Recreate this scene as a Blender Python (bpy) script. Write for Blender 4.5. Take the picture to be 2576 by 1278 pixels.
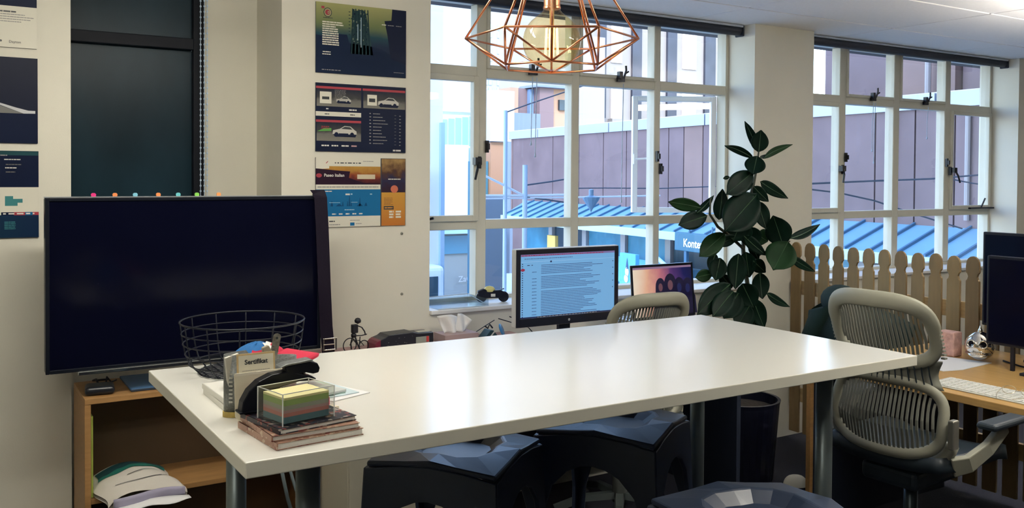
import bpy, bmesh, math, random
from mathutils import Vector, Matrix, Euler
random.seed(7)
for o in list(bpy.data.objects):
    bpy.data.objects.remove(o)
SC = bpy.context.scene
COL = SC.collection
PI = math.pi

# ------------------------------------------------------------------ camera
F, CY, YAW, PITCH, ROLL = 2308.0, 487.15, 0.558032, 0.0204796, 0.0069428
CAM = Vector((0, 0, 1.55))
fw = Vector((math.sin(YAW)*math.cos(PITCH), math.cos(YAW)*math.cos(PITCH), -math.sin(PITCH)))
rt0 = Vector((math.cos(YAW), -math.sin(YAW), 0)); up0 = rt0.cross(fw)
rt = math.cos(ROLL)*rt0 + math.sin(ROLL)*up0
up = math.cos(ROLL)*up0 - math.sin(ROLL)*rt0
cd = bpy.data.cameras.new('camera'); cam = bpy.data.objects.new('camera', cd); COL.objects.link(cam)
cd.sensor_width = 36.0; cd.sensor_fit = 'HORIZONTAL'
cd.lens = F/2576*36
cd.shift_y = (CY-639)/2576
cd.clip_start = 0.02; cd.clip_end = 500
m = Matrix((rt, up, -fw)).transposed().to_4x4(); m.translation = CAM
cam.matrix_world = m
SC.camera = cam

# ------------------------------------------------------------------ world, sun, exposure
SC.view_settings.view_transform = 'Standard'
SC.view_settings.look = 'None'
SC.view_settings.exposure = 0.0
SC.view_settings.gamma = 1.0
SC.view_settings.use_curve_mapping = False
wd = bpy.data.worlds.new('world'); SC.world = wd; wd.use_nodes = True
nt = wd.node_tree; nt.nodes.clear()
sky = nt.nodes.new('ShaderNodeTexSky'); sky.sky_type = 'NISHITA'
sky.sun_disc = False; sky.sun_elevation = math.radians(36); sky.sun_rotation = math.radians(222)
sky.air_density = 1.0; sky.dust_density = .8; sky.ozone_density = 1.6
bg = nt.nodes.new('ShaderNodeBackground'); bg.inputs['Strength'].default_value = 1.45
wo = nt.nodes.new('ShaderNodeOutputWorld')
nt.links.new(sky.outputs[0], bg.inputs[0]); nt.links.new(bg.outputs[0], wo.inputs[0])
sd = bpy.data.lights.new('sun', 'SUN'); sd.energy = 1.6; sd.angle = 0.01; sd.color = (1, .93, .82)
sun = bpy.data.objects.new('sun', sd); COL.objects.link(sun)
sun.rotation_euler = (-Vector((-.55, -.60, .58))).to_track_quat('-Z', 'Y').to_euler()
sun.location = (-20, -20, 30)
# sky portals in the two window openings guide the daylight sampling
def portal(name, x0, x1, z0, z1, y):
    l = bpy.data.lights.new(name, 'AREA'); l.shape = 'RECTANGLE'; l.size = x1-x0; l.size_y = z1-z0
    l.cycles.is_portal = True
    o = bpy.data.objects.new(name, l); COL.objects.link(o)
    o.location = ((x0+x1)/2, y, (z0+z1)/2); o.rotation_euler = (-PI/2, 0, 0)
#portal('window_portal', 1.91, 3.98, .94, 2.40, 4.10)
#portal('window_portal', 4.50, 6.72, .94, 2.40, 4.10)
LAMP = 27.0          # emission of the unseen lights added to the room
BULB = 1.2

# ------------------------------------------------------------------ materials
def S(r, g, b):
    f = lambda c: (c/255/12.92) if c <= 10 else ((c/255+.055)/1.055)**2.4
    return (f(r), f(g), f(b))
_M = {}
def mat(name, col=(.5,.5,.5), rough=.5, metal=0., spec=.5, var=0., scale=20., bump=0., bscale=80., emit=None, es=1., trans=0., ior=1.45, coat=0., stretch=None, alpha=1.):
    if name in _M: return _M[name]
    M = bpy.data.materials.new(name); M.use_nodes = True; n = M.node_tree.nodes; L = M.node_tree.links
    b = n['Principled BSDF']
    b.inputs['Base Color'].default_value = (*col, 1); b.inputs['Roughness'].default_value = rough
    b.inputs['Metallic'].default_value = metal; b.inputs['Specular IOR Level'].default_value = spec
    b.inputs['IOR'].default_value = ior; b.inputs['Transmission Weight'].default_value = trans
    b.inputs['Coat Weight'].default_value = coat
    if var or bump:
        tc = n.new('ShaderNodeTexCoord'); mp = n.new('ShaderNodeMapping'); L.new(tc.outputs['Object'], mp.inputs[0])
        if stretch: mp.inputs['Scale'].default_value = stretch
    if var:
        nz = n.new('ShaderNodeTexNoise'); nz.inputs['Scale'].default_value = scale; nz.inputs['Detail'].default_value = 6
        L.new(mp.outputs[0], nz.inputs['Vector'])
        r = n.new('ShaderNodeValToRGB'); r.color_ramp.elements[0].position = .3; r.color_ramp.elements[1].position = .7
        r.color_ramp.elements[0].color = (*[c*(1-var) for c in col], 1); r.color_ramp.elements[1].color = (*[min(1, c*(1+var)) for c in col], 1)
        L.new(nz.outputs[0], r.inputs[0]); L.new(r.outputs[0], b.inputs['Base Color'])
    if bump:
        nb = n.new('ShaderNodeTexNoise'); nb.inputs['Scale'].default_value = bscale; nb.inputs['Detail'].default_value = 4
        L.new(mp.outputs[0], nb.inputs['Vector'])
        bp = n.new('ShaderNodeBump'); bp.inputs['Strength'].default_value = bump; bp.inputs['Distance'].default_value = .01
        L.new(nb.outputs[0], bp.inputs['Height']); L.new(bp.outputs[0], b.inputs['Normal'])
    if emit:
        b.inputs['Emission Color'].default_value = (*emit, 1); b.inputs['Emission Strength'].default_value = es
    _M[name] = M
    return M
def glass_mat(name, tint=(1,1,1), refl=.06, rough=0.):
    if name in _M: return _M[name]
    M = bpy.data.materials.new(name); M.use_nodes = True; n = M.node_tree.nodes; L = M.node_tree.links
    n.clear(); o = n.new('ShaderNodeOutputMaterial'); t = n.new('ShaderNodeBsdfTransparent'); t.inputs[0].default_value = (*tint, 1)
    g = n.new('ShaderNodeBsdfGlossy'); g.inputs['Roughness'].default_value = rough
    lw = n.new('ShaderNodeLayerWeight'); lw.inputs['Blend'].default_value = .5
    pw = n.new('ShaderNodeMath'); pw.operation = 'POWER'; pw.inputs[1].default_value = 4; L.new(lw.outputs['Facing'], pw.inputs[0])
    fr = n.new('ShaderNodeMath'); fr.operation = 'MULTIPLY_ADD'; fr.inputs[1].default_value = .5; fr.inputs[2].default_value = refl*.5; L.new(pw.outputs[0], fr.inputs[0])
    mx = n.new('ShaderNodeMixShader'); L.new(fr.outputs[0], mx.inputs[0]); L.new(t.outputs[0], mx.inputs[1]); L.new(g.outputs[0], mx.inputs[2])
    L.new(mx.outputs[0], o.inputs[0]); _M[name] = M
    return M
def ramp_mat(name, stops, axis=2, rough=.4, emit=0., noise=0., nscale=8., lo=0., hi=1., turn=None):
    """printed colour gradient along an object axis between lo and hi"""
    if name in _M: return _M[name]
    M = bpy.data.materials.new(name); M.use_nodes = True; n = M.node_tree.nodes; L = M.node_tree.links
    b = n['Principled BSDF']; b.inputs['Roughness'].default_value = rough; b.inputs['Specular IOR Level'].default_value = .15
    tc = n.new('ShaderNodeTexCoord'); sx = n.new('ShaderNodeSeparateXYZ'); L.new(tc.outputs['Object'], sx.inputs[0])
    src = sx.outputs[axis]
    if turn:
        a = n.new('ShaderNodeVectorMath'); a.operation = 'DOT_PRODUCT'; a.inputs[1].default_value = turn
        L.new(tc.outputs['Object'], a.inputs[0]); src = a.outputs['Value']
    mr = n.new('ShaderNodeMapRange'); mr.inputs[1].default_value = lo; mr.inputs[2].default_value = hi
    L.new(src, mr.inputs[0]); v = mr.outputs[0]
    if noise:
        nz = n.new('ShaderNodeTexNoise'); nz.inputs['Scale'].default_value = nscale; nz.inputs['Detail'].default_value = 5
        L.new(tc.outputs['Object'], nz.inputs['Vector'])
        ma = n.new('ShaderNodeMath'); ma.operation = 'MULTIPLY_ADD'; ma.inputs[1].default_value = noise; ma.inputs[2].default_value = -noise/2
        L.new(nz.outputs[0], ma.inputs[0]); ad = n.new('ShaderNodeMath'); L.new(ma.outputs[0], ad.inputs[0]); L.new(v, ad.inputs[1]); v = ad.outputs[0]
    r = n.new('ShaderNodeValToRGB'); e = r.color_ramp.elements
    while len(e) < len(stops): e.new(.5)
    for i, (p, c) in enumerate(stops): e[i].position = p; e[i].color = (*c, 1)
    L.new(v, r.inputs[0]); L.new(r.outputs[0], b.inputs['Base Color'])
    if emit:
        b.inputs['Base Color'].default_value = (0,0,0,1); L.remove(b.inputs['Base Color'].links[0])
        b.inputs['Base Color'].default_value = (.01,.01,.015,1)
        L.new(r.outputs[0], b.inputs['Emission Color']); b.inputs['Emission Strength'].default_value = emit
    _M[name] = M
    return M

# ------------------------------------------------------------------ mesh helpers
class MB:
    def __init__(s, M=None): s.v = []; s.f = []; s.mi = []; s.M = M; s.cur = 0
    def add(s, vs, fs):
        k = len(s.v)
        for p in vs:
            p = Vector(p); s.v.append(s.M @ p if s.M else p)
        for f in fs: s.f.append([i+k for i in f]); s.mi.append(s.cur)
        return s
    def box(s, x0, y0, z0, x1, y1, z1, M=None):
        vs = [Vector(p) for p in ((x0,y0,z0),(x1,y0,z0),(x1,y1,z0),(x0,y1,z0),(x0,y0,z1),(x1,y0,z1),(x1,y1,z1),(x0,y1,z1))]
        if M: vs = [M @ p for p in vs]
        return s.add(vs, [(3,2,1,0),(4,5,6,7),(0,1,5,4),(1,2,6,5),(2,3,7,6),(3,0,4,7)])
    def cbox(s, c, d, M=None):
        return s.box(c[0]-d[0]/2, c[1]-d[1]/2, c[2]-d[2]/2, c[0]+d[0]/2, c[1]+d[1]/2, c[2]+d[2]/2, M)
    def prism(s, poly, d0, d1, axis=1):
        """extrude a 2D outline along an axis; axis 1: outline is (x,z), axis 0: (y,z), axis 2: (x,y)"""
        n = len(poly)
        mk = (lambda a, b, d: (d, a, b)) if axis == 0 else (lambda a, b, d: (a, d, b)) if axis == 1 else (lambda a, b, d: (a, b, d))
        vs = [mk(a, b, d0) for a, b in poly]+[mk(a, b, d1) for a, b in poly]
        fs = [list(range(n))[::-1], list(range(n, 2*n))]+[(i, (i+1) % n, n+(i+1) % n, n+i) for i in range(n)]
        return s.add(vs, fs)
    def sweep(s, path, sec, closed=False, ups=None, caps=True):
        """sweep section points (a,b) along path; a along 'side', b along 'up'; sec may be a function of index"""
        P = [Vector(p) for p in path]; n = len(P); rings = []
        for i in range(n):
            if closed: t = P[(i+1) % n]-P[i-1]
            else: t = P[min(i+1, n-1)]-P[max(i-1, 0)]
            t.normalize()
            u = Vector(ups[i] if ups and isinstance(ups, list) else ups) if ups else (Vector((0,0,1)) if abs(t.z) < .9 else Vector((1,0,0)))
            sd = t.cross(u); sd.normalize(); u = sd.cross(t)
            sc = sec(i) if callable(sec) else sec
            rings.append([P[i]+sd*a+u*b for a, b in sc])
        k = len(rings[0]); vs = [p for r in rings for p in r]; fs = []
        for i in range(n if closed else n-1):
            j = (i+1) % n
            for a in range(k): fs.append((i*k+a, i*k+(a+1) % k, j*k+(a+1) % k, j*k+a))
        if not closed and caps: fs.append(list(range(k))[::-1]); fs.append([(n-1)*k+a for a in range(k)])
        return s.add(vs, fs)
    def tube(s, path, r, n=8, closed=False, ups=None):
        rr = r if isinstance(r, (list, tuple)) else [r]*len(path)
        return s.sweep(path, lambda i: [(rr[i]*math.cos(2*PI*a/n), rr[i]*math.sin(2*PI*a/n)) for a in range(n)], closed, ups)
    def lathe(s, prof, n=24, c=(0,0,0), sx=1, sy=1):
        vs = []; fs = []; k = len(prof)
        for i in range(n):
            a = 2*PI*i/n
            for r, z in prof: vs.append((c[0]+r*math.cos(a)*sx, c[1]+r*math.sin(a)*sy, c[2]+z))
        for i in range(n):
            j = (i+1) % n
            for q in range(k-1): fs.append((i*k+q, j*k+q, j*k+q+1, i*k+q+1))
        if prof[0][0] > 1e-5: fs.append([i*k for i in range(n)][::-1])
        if prof[-1][0] > 1e-5: fs.append([i*k+k-1 for i in range(n)])
        return s.add(vs, fs)
    def grid(s, fn, nu, nv, wrap=False):
        vs = [fn(i/(nu if wrap else nu-1), j/(nv-1)) for j in range(nv) for i in range(nu)]; fs = []
        for j in range(nv-1):
            for i in range(nu if wrap else nu-1):
                q = (i+1) % nu; fs.append((j*nu+i, j*nu+q, (j+1)*nu+q, (j+1)*nu+i))
        return s.add(vs, fs)
    def mesh(s, name):
        me = bpy.data.meshes.new(name); me.from_pydata([tuple(v) for v in s.v], [], s.f); me.update()
        return me
    def build(s, name, mats, parent=None, smooth=False, bevel=0., seg=2, loc=None, rot=None, fix=True, merge=False, solid=0., sub=0):
        me = s.mesh(name)
        if not isinstance(mats, (list, tuple)): mats = [mats]
        for q in mats: me.materials.append(q)
        if len(mats) > 1: me.polygons.foreach_set('material_index', s.mi)
        if fix or merge:
            bm = bmesh.new(); bm.from_mesh(me)
            if merge: bmesh.ops.remove_doubles(bm, verts=bm.verts, dist=1e-5)
            if fix: bmesh.ops.recalc_face_normals(bm, faces=bm.faces)
            bm.to_mesh(me); bm.free()
        o = bpy.data.objects.new(name, me); COL.objects.link(o)
        if parent: o.parent = parent
        if loc: o.location = loc
        if rot: o.rotation_euler = rot
        if smooth:
            me.polygons.foreach_set('use_smooth', [True]*len(me.polygons))
        if solid:
            q = o.modifiers.new('solid', 'SOLIDIFY'); q.thickness = solid; q.offset = 0
        if bevel:
            q = o.modifiers.new('bevel', 'BEVEL'); q.width = bevel; q.segments = seg; q.limit_method = 'ANGLE'; q.angle_limit = math.radians(40)
        if sub:
            q = o.modifiers.new('sub', 'SUBSURF'); q.levels = sub; q.render_levels = sub
        return o
def thing(name, label, cat, loc=(0,0,0), rz=0., group=None, rot=None):
    o = bpy.data.objects.new(name, None); COL.objects.link(o); o.empty_display_size = .05
    o.location = loc; o.rotation_euler = rot if rot else (0, 0, rz); o['label'] = label; o['category'] = cat
    if group: o['group'] = group
    return o
def tag(o, label, cat, group=None, kind=None):
    o['label'] = label; o['category'] = cat
    if group: o['group'] = group
    if kind: o['kind'] = kind
    return o
def struct(o): o['kind'] = 'structure'; return o
def semp(name, loc=(0,0,0)):
    o = bpy.data.objects.new(name, None); COL.objects.link(o); o.location = loc; o['kind'] = 'structure'; return o
def inst(o, name, parent, loc, rot=None):
    c = o.copy(); c.name = name; COL.objects.link(c); c.parent = parent; c.location = loc
    if rot is not None: c.rotation_euler = rot
    return c
def copy_tree(o, parent=None):
    c = o.copy(); COL.objects.link(c); c.parent = parent
    for ch in o.children: copy_tree(ch, c)
    return c
def text(s, size, name, M, parent, loc, rot=(PI/2, 0, 0), ext=.0004, align='LEFT', sx=1., bold=0.):
    cu = bpy.data.curves.new('t', 'FONT'); cu.body = s; cu.size = size; cu.extrude = ext; cu.align_x = align; cu.offset = bold; cu.resolution_u = 3
    t = bpy.data.objects.new('t', cu); COL.objects.link(t); bpy.context.view_layer.update()
    me = bpy.data.meshes.new_from_object(t.evaluated_get(bpy.context.evaluated_depsgraph_get()))
    bpy.data.objects.remove(t); me.materials.clear(); me.materials.append(M); me.name = name
    o = bpy.data.objects.new(name, me); COL.objects.link(o); o.parent = parent; o.location = loc; o.rotation_euler = rot; o.scale = (sx, 1, 1)
    return o
class Print:
    """flat print on a surface facing -Y of its parent: (u,v) = local (x,z)"""
    def __init__(s, y0=0., step=.00025): s.v = []; s.f = []; s.mi = []; s.mats = []; s.y0 = y0; s.step = step
    def mid(s, M):
        if M not in s.mats: s.mats.append(M)
        return s.mats.index(M)
    def poly(s, pts, M, layer=0):
        k = len(s.v); y = s.y0-s.step*(layer+1)
        s.v += [(u, y, v) for u, v in pts]; s.f.append(list(range(k, k+len(pts)))); s.mi.append(s.mid(M)); return s
    def rect(s, u0, v0, u1, v1, M, layer=0): return s.poly([(u0,v0),(u1,v0),(u1,v1),(u0,v1)], M, layer)
    def ell(s, u, v, a, b, M, layer=0, n=16): return s.poly([(u+a*math.cos(2*PI*i/n), v+b*math.sin(2*PI*i/n)) for i in range(n)], M, layer)
    def line(s, u, v, ln, h, M, layer=1, seed=0, gap=.35):
        r = random.Random(seed); x = u
        while x < u+ln:
            w = min(r.uniform(1.2, 4.5)*h, u+ln-x); s.rect(x, v, x+w, v+h, M, layer); x += w+gap*h
        return s
    def build(s, name, parent):
        me = bpy.data.meshes.new(name); me.from_pydata(s.v, [], s.f)
        for q in s.mats: me.materials.append(q)
        me.polygons.foreach_set('material_index', s.mi); me.update()
        o = bpy.data.objects.new(name, me); COL.objects.link(o); o.parent = parent
        return o
def T(loc=(0,0,0), rot=(0,0,0)): return Matrix.Translation(loc) @ Euler(rot).to_matrix().to_4x4()
def ang(a, b): return math.atan2(b[1]-a[1], b[0]-a[0])

# ================================================================== the room
WALL = mat('cream_wall_paint', (.76, .73, .625), .75, var=.03, scale=3, bump=.05, bscale=300)
CEIL = mat('white_ceiling_tile', (.90, .88, .85), .85, var=.02, scale=60, bump=.08, bscale=250)
CARP = mat('dark_navy_carpet', (.009, .010, .021), .95, var=.35, scale=150, bump=.3, bscale=400)
FRAME = mat('cream_window_paint', (.60, .575, .475), .45, var=.03, scale=8)
FRAMEO = mat('daylit_window_paint', (.80, .82, .84), .4)  # open casement: outdoor light put into a paler, bluer frame colour
GLASS = glass_mat('window_glass')
BLACK = mat('black_plastic', (.006, .007, .016), .45, spec=.25)
IRON = mat('black_iron', (.008, .009, .014), .4, metal=.3)
GROOVE = mat('ceiling_grid_groove', (.10, .08, .07), .8)  # dark slab colour showing between the tiles

struct(MB().box(-2.2, -3.2, -.1, 8.2, 4.35, 0).build('floor', CARP))
cl = struct(MB().box(-2.2, -3.2, 2.445, 8.2, 4.35, 2.55).build('ceiling', GROOVE))
ys = [3.99]+[3.43-.6*i for i in range(11)]
tm = {}
for j in range(len(ys)-1):
    y1, y0 = ys[j], ys[j+1]
    for i in range(-2, 8):
        x0 = -.01+1.2*i; x1 = x0+1.2
        if x1 < -2: continue
        x0c, x1c = max(x0, -2), min(x1, 8)
        key = (round(x1c-x0c, 2), round(y1-y0, 2))
        if key not in tm:
            t0 = MB().box(.006, .006, -.014, x1c-x0c-.006, y1-y0-.006, .004).build('ceiling_tile', CEIL, cl, bevel=.003, seg=1, loc=(x0c, y0, 2.444)); tm[key] = t0
        else: inst(tm[key], 'ceiling_tile', cl, (x0c, y0, 2.444))
w = MB()
for b in ((-2.2, 3.76, 0, .415, 4.35, 2.5), (.415, 4.113, 0, 1.212, 4.35, .95), (.985, 4.113, .95, 1.212, 4.35, 2.5), (1.212, 3.76, 0, 1.904, 4.35, 2.5),
          (1.904, 3.76, 0, 3.99, 4.06, .905), (3.99, 3.76, 0, 4.494, 4.06, 2.5), (4.494, 3.76, 0, 6.73, 4.06, .905), (6.73, 3.76, 0, 8.2, 4.06, 2.5),
          (1.904, 4.0, 2.415, 3.99, 4.06, 2.5), (4.494, 4.0, 2.415, 6.73, 4.06, 2.5)): w.box(*b)
struct(w.build('wall_front', WALL))
struct(MB().box(-2.2, -3.2, 0, -2, 3.76, 2.5).build('wall_left', WALL))
struct(MB().box(8, -3.2, 0, 8.2, 3.76, 2.5).build('wall_right', WALL))
struct(MB().box(-2, -3.2, 0, 8, -3, 2.5).build('wall_back', mat('unseen_wall_dark', (.05, .055, .07), .7)))  # unseen wall, kept dark to cut reflections in the television
SILL = mat('white_sill_paint', (.82, .81, .78), .35)
struct(MB().box(1.906, 3.742, .905, 3.988, 3.985, .925).build('trim_1', SILL, bevel=.004))
struct(MB().box(4.496, 3.742, .905, 6.728, 3.985, .925).build('trim_2', SILL, bevel=.004))

# ------------------------------------------------------------------ windows
def bar(x0, z0, x1, z1, y0=3.965, y1=4.035): return MB().box(x0, y0, z0, x1, y1, z1)
def latch(parent, x, z, flip=1, y=3.96):
    b = MB().cbox((x, y-.006, z), (.05, .014, .022)).cbox((x-.012*flip, y-.015, z+.022), (.022, .024, .04))
    b.tube([(x+.012*flip, y-.02, z+.01), (x+.02*flip, y-.028, z+.05), (x+.016*flip, y-.03, z+.075)], .006, 6)
    b.tube([(x+.015*flip, y-.02, z+.03), (x+.036*flip, y-.03, z+.045)], .005, 6)
    return b.build('latch', IRON, parent)
def handle(parent, x, z, flip=-1, y=3.95):
    b = MB().box(x-.006, y-.012, z-.03, x+.006, y+.006, z+.03)
    b.cbox((x+.022*flip, y-.02, z+.006), (.036, .03, .036), T())
    b.tube([(x+.02*flip, y-.03, z), (x+.035*flip, y-.045, z-.035), (x+.05*flip, y-.05, z-.085)], [.008, .007, .006], 8)
    return b.build('handle', IRON, parent)
def catch(parent, x, z, y=3.96):
    return MB().box(x-.008, y-.014, z-.03, x+.008, y, z+.03).cbox((x, y-.02, z), (.012, .014, .03)).build('catch', IRON, parent)
def ring(b, x0, z0, x1, z1, t, y0, y1):
    b.box(x0, y0, z0, x0+t, y1, z1).box(x1-t, y0, z0, x1, y1, z1).box(x0+t, y0, z0, x1-t, y1, z0+t).box(x0+t, y0, z1-t, x1-t, y1, z1); return b
ROWS = [(.94, 1.277), (1.325, 2.032), (2.085, 2.40)]
def window(name, xa, xb, mull, closed, openc, hoppers):
    w = semp(name, (0, 0, 0))
    ring(MB(), xa, .922, xb, 2.42, .022, 3.965, 4.04).build('outer_frame', FRAME, w, bevel=.003, seg=1)
    for (m0, m1) in mull: bar(m0, .944, m1, 2.398).build('mullion', FRAME, w, bevel=.004, seg=1)
    edges = [xa+.022]+[q for m_ in mull for q in m_]+[xb-.022]
    cols = [(edges[2*i], edges[2*i+1]) for i in range(len(mull)+1)]
    for z0, z1 in ((1.277, 1.325), (2.032, 2.085)):
        b = MB()
        for c0, c1 in cols: b.box(c0-.002, 3.966, z0, c1+.002, 4.034, z1)
        b.build('transom', FRAME, w, bevel=.003, seg=1)
    for ci, (c0, c1) in enumerate(cols):
        for ri, (z0, z1) in enumerate(ROWS):
            if (ci, ri) in closed:
                k = ring(MB(), c0-.006, z0-.006, c1+.006, z1+.006, .03, 3.95, 3.985).build('casement', FRAME, w, bevel=.003, seg=1)
                MB().box(c0+.02, 3.966, z0+.02, c1-.02, 3.97, z1-.02).build('pane', GLASS, k)
            elif (ci, ri) in openc:
                al = openc[(ci, ri)]; wd_ = c1-c0
                k = ring(MB(), -wd_, z0+.004, 0, z1-.004, .032, -.012, .03).build('casement', FRAMEO, w, bevel=.003, seg=1, loc=(c1, 4.045, 0), rot=(0, 0, -al))
                MB().box(-wd_+.03, .008, z0+.034, -.03, .012, z1-.034).build('pane', GLASS, k)
                MB().box(-wd_+.006, -.03, (z0+z1)/2-.06, -wd_+.026, -.01, (z0+z1)/2).tube([(-wd_+.016, -.03, (z0+z1)/2-.03), (-wd_+.10, -.05, (z0+z1)/2-.025)], .007, 6).build('handle', FRAMEO, k)
            elif (ci, ri) in hoppers:
                k = ring(MB(), c0-.004, z0-.006, c1+.004, z1+.004, .018, 3.952, 3.985).build('casement', FRAME, w, bevel=.003, seg=1)
                MB().box(c0+.012, 3.968, z0+.01, c1-.012, 3.972, z1-.012).build('pane', GLASS, k)
                latch(w, (c0+c1)/2, z0-.012, y=3.95)
            else:
                MB().box(c0-.004, 4.0, z0-.004, c1+.004, 4.004, z1+.004).build('pane', GLASS, w)
    return w
w1 = window('window_1', 1.904, 3.99, [(2.266, 2.323), (2.845, 2.895), (3.417, 3.461)], {(0, 1)}, {(3, 1): .50}, {(1, 2), (2, 2)})
handle(w1, 2.272, 1.61); catch(w1, 2.318, 1.69); catch(w1, 3.432, 1.66); catch(w1, 3.456, 1.59)
MB().tube([(1.95, 3.95, 1.30), (1.99, 3.935, 1.335), (2.005, 3.92, 1.34)], .007, 6).build('stay', IRON, w1)
w2 = window('window_2', 4.494, 6.73, [(4.998, 5.058), (5.558, 5.623), (6.146, 6.213)], {(0, 1), (3, 1)}, {}, {(1, 2), (2, 2)})
handle(w2, 5.01, 1.60); catch(w2, 5.05, 1.68); handle(w2, 6.19, 1.60, flip=1); catch(w2, 6.16, 1.66)
MB().box(6.42, 3.925, 1.322, 6.72, 3.945, 1.334).tube([(6.56, 3.93, 1.334), (6.6, 3.925, 1.40)], .006, 6).build('stay', IRON, w2)
CORD = mat('pale_blue_cord', (.40, .50, .62), .6)
for w_, x, z1 in ((w1, 2.572, 1.72), (w1, 2.598, 1.66), (w1, 3.165, 1.42), (w2, 5.298, 1.74), (w2, 5.318, 1.66), (w2, 5.90, 1.84)):
    MB().tube([(x+.004, 3.935, 2.05), (x+.006, 3.945, (2.05+z1)/2), (x, 3.94, z1)], .0022, 6).lathe([(0, -.02), (.005, -.016), (.003, 0)], 8, (x, 3.94, z1)).build('pull_cord', CORD, w_)
# the dark window in the bay on the left
w3 = semp('window_3')
DGL = mat('dark_lightwell_glass', (.010, .027, .040), .3, spec=.2, var=.35, scale=2.2, stretch=(1.6, 1, .8))  # opaque pane; dark light-well and faint reflections put into its colour
DFR = mat('near_black_frame', (.006, .008, .014), .5, spec=.2)
ring(MB(), .40, .95, .985, 2.44, .045, 4.13, 4.19).build('outer_frame', DFR, w3, bevel=.003)
MB().box(.445, 4.12, 2.082, .94, 4.17, 2.131).build('sash_rail', DFR, w3, bevel=.003)
MB().box(.445, 4.165, .995, .94, 4.17, 2.082).build('pane', DGL, w3)
MB().box(.445, 4.165, 2.131, .94, 4.17, 2.395).build('pane', DGL, w3)
BEAD = mat('pale_blue_bead', (.55, .68, .82), .35)
for i, x in enumerate((.962, .975, .984)):
    b = MB()
    for k in range(60):
        z = 1.0+k*.0235; b.lathe([(0, -.006), (.004, -.003), (.004, .003), (0, .006)], 6, (x, 4.095-.012*i, z))
    b.tube([(x, 4.095-.012*i, 1.0), (x, 4.095-.012*i, 2.41)], .0016, 5)
    tag(b.build('blind_chain', BEAD), ['inner white bead chain hanging beside the dark left window', 'middle white bead chain hanging beside the dark left window', 'outermost white bead chain beside the dark left window'][i], 'chain', 'bead chains at the dark window')

# ------------------------------------------------------------------ roller blinds
BL = mat('navy_blind_fabric', (.008, .011, .022), .6)
ALU = mat('aluminium_rail', (.55, .58, .62), .35, metal=.8)
for i, (x0, x1, lb) in enumerate(((1.925, 3.975, 'rolled-up dark roller blind above the window behind the lamp'), (4.51, 6.715, 'rolled-up dark roller blind above the far right window'))):
    t = thing('roller_blind', lb, 'blind', (x0, 3.86, 2.40), group='roller blinds')
    L_ = x1-x0
    b = MB(Matrix.Rotation(PI/2, 4, 'Y')); b.lathe([(.026, .012), (.03, .02), (.03, L_-.02), (.026, L_-.012)], 20, (0, 0, 0))
    b.build('roll', BL, t, smooth=False)
    MB().box(0, -.034, -.036, .012, .034, .028).build('end_bracket', BL, t, bevel=.008)
    MB().box(L_-.012, -.034, -.036, L_, .034, .028).build('end_bracket', BL, t, bevel=.008)
    MB().box(.012, -.036, .014, L_-.012, .03, .028).build('headrail', ALU, t, bevel=.002)

# ------------------------------------------------------------------ unseen lights added to brighten walls, table and ceiling
LWS = [mat('fill_light_glow_%d' % i, (.9, .88, .8), .5, emit=(1, .96, .85), es=LAMP*k) for i, k in enumerate((1.05, .9, 1.7))]
LFR = mat('fill_light_cap', (.8, .8, .8), .4)
for i, (x, y, lb) in enumerate(((.05, 2.50, 'added unseen fill light over the left end of the table'), (-1.30, .60, 'added unseen fill light left behind the camera'), (2.35, 1.05, 'added unseen fill light above the right half of the table'))):
    t = thing('added_fill_light', lb, 'light', (x, y, 2.18), group='added fill lights')
    MB().box(.02, -.06, 0, 1.18, .06, .05).build('diffuser', LWS[i], t, bevel=.01)
    MB().box(0, -.062, -.002, .02, .062, .052).build('end_cap', LFR, t); MB().box(1.18, -.062, -.002, 1.2, .062, .052).build('end_cap', LFR, t)
    for q in (.1, 1.1): MB().tube([(q, 0, .05), (q, 0, .2505)], .002, 6).build('suspension_wire', LFR, t)
t = thing('added_uplight', 'unseen light trough added to brighten the ceiling', 'light', (4.5, 1.85, 1.95))  # added out of view to throw light onto the right-hand ceiling
MB().box(0, -.09, 0, 1.5, .09, .012).box(0, -.09, .012, 1.5, -.08, .07).box(0, .08, .012, 1.5, .09, .07).box(0, -.08, .012, .01, .08, .07).box(1.49, -.08, .012, 1.5, .08, .07).build('trough', LFR, t)
MB().box(.02, -.07, .02, 1.48, .07, .035).build('fill_strip', mat('fill_strip_glow', (.9, .88, .82), .5, emit=(1, .94, .86), es=LAMP*7), t)
for q in (.1, 1.4): MB().tube([(q, 0, .012), (q, 0, .4805)], .002, 6).build('suspension_wire', LFR, t)

# ================================================================== outside
def kx(px): return math.tan(YAW+math.atan((px-1288)/F))
def at(px, py, Y):
    d = fw+rt*((px-1288)/F)-up*((py-CY)/F); return CAM+d*(Y/d.y)
def zat(py, X, Y):   # world height seen at image row py above the ground point (X,Y)
    dz = Vector((X, Y, 0)).dot(Vector((math.sin(YAW), math.cos(YAW), 0)))
    return 1.55+(441-py)/F*dz
STRT = mat('pale_street_bounce', (.42, .45, .50), .7, var=.15, scale=1.5)  # paler than asphalt, raised to bounce daylight onto the ceiling
tag(MB().box(-30, 4.6, -3.2, 90, 110, -3.0).build('street', STRT), 'blue-grey street surface far below the windows', 'street'); bpy.data.objects['street']['kind'] = 'structure'
OWN = mat('own_building_render', (.5, .48, .45), .8)
own = MB().box(-30, -14, 2.6, 9.0, 4.06, 17).box(-30, -14, -3.2, 9.0, 4.06, -.15).build('unseen_building_mass', OWN); struct(own)  # unseen floors of the own building, height set to shade the facade

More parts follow.
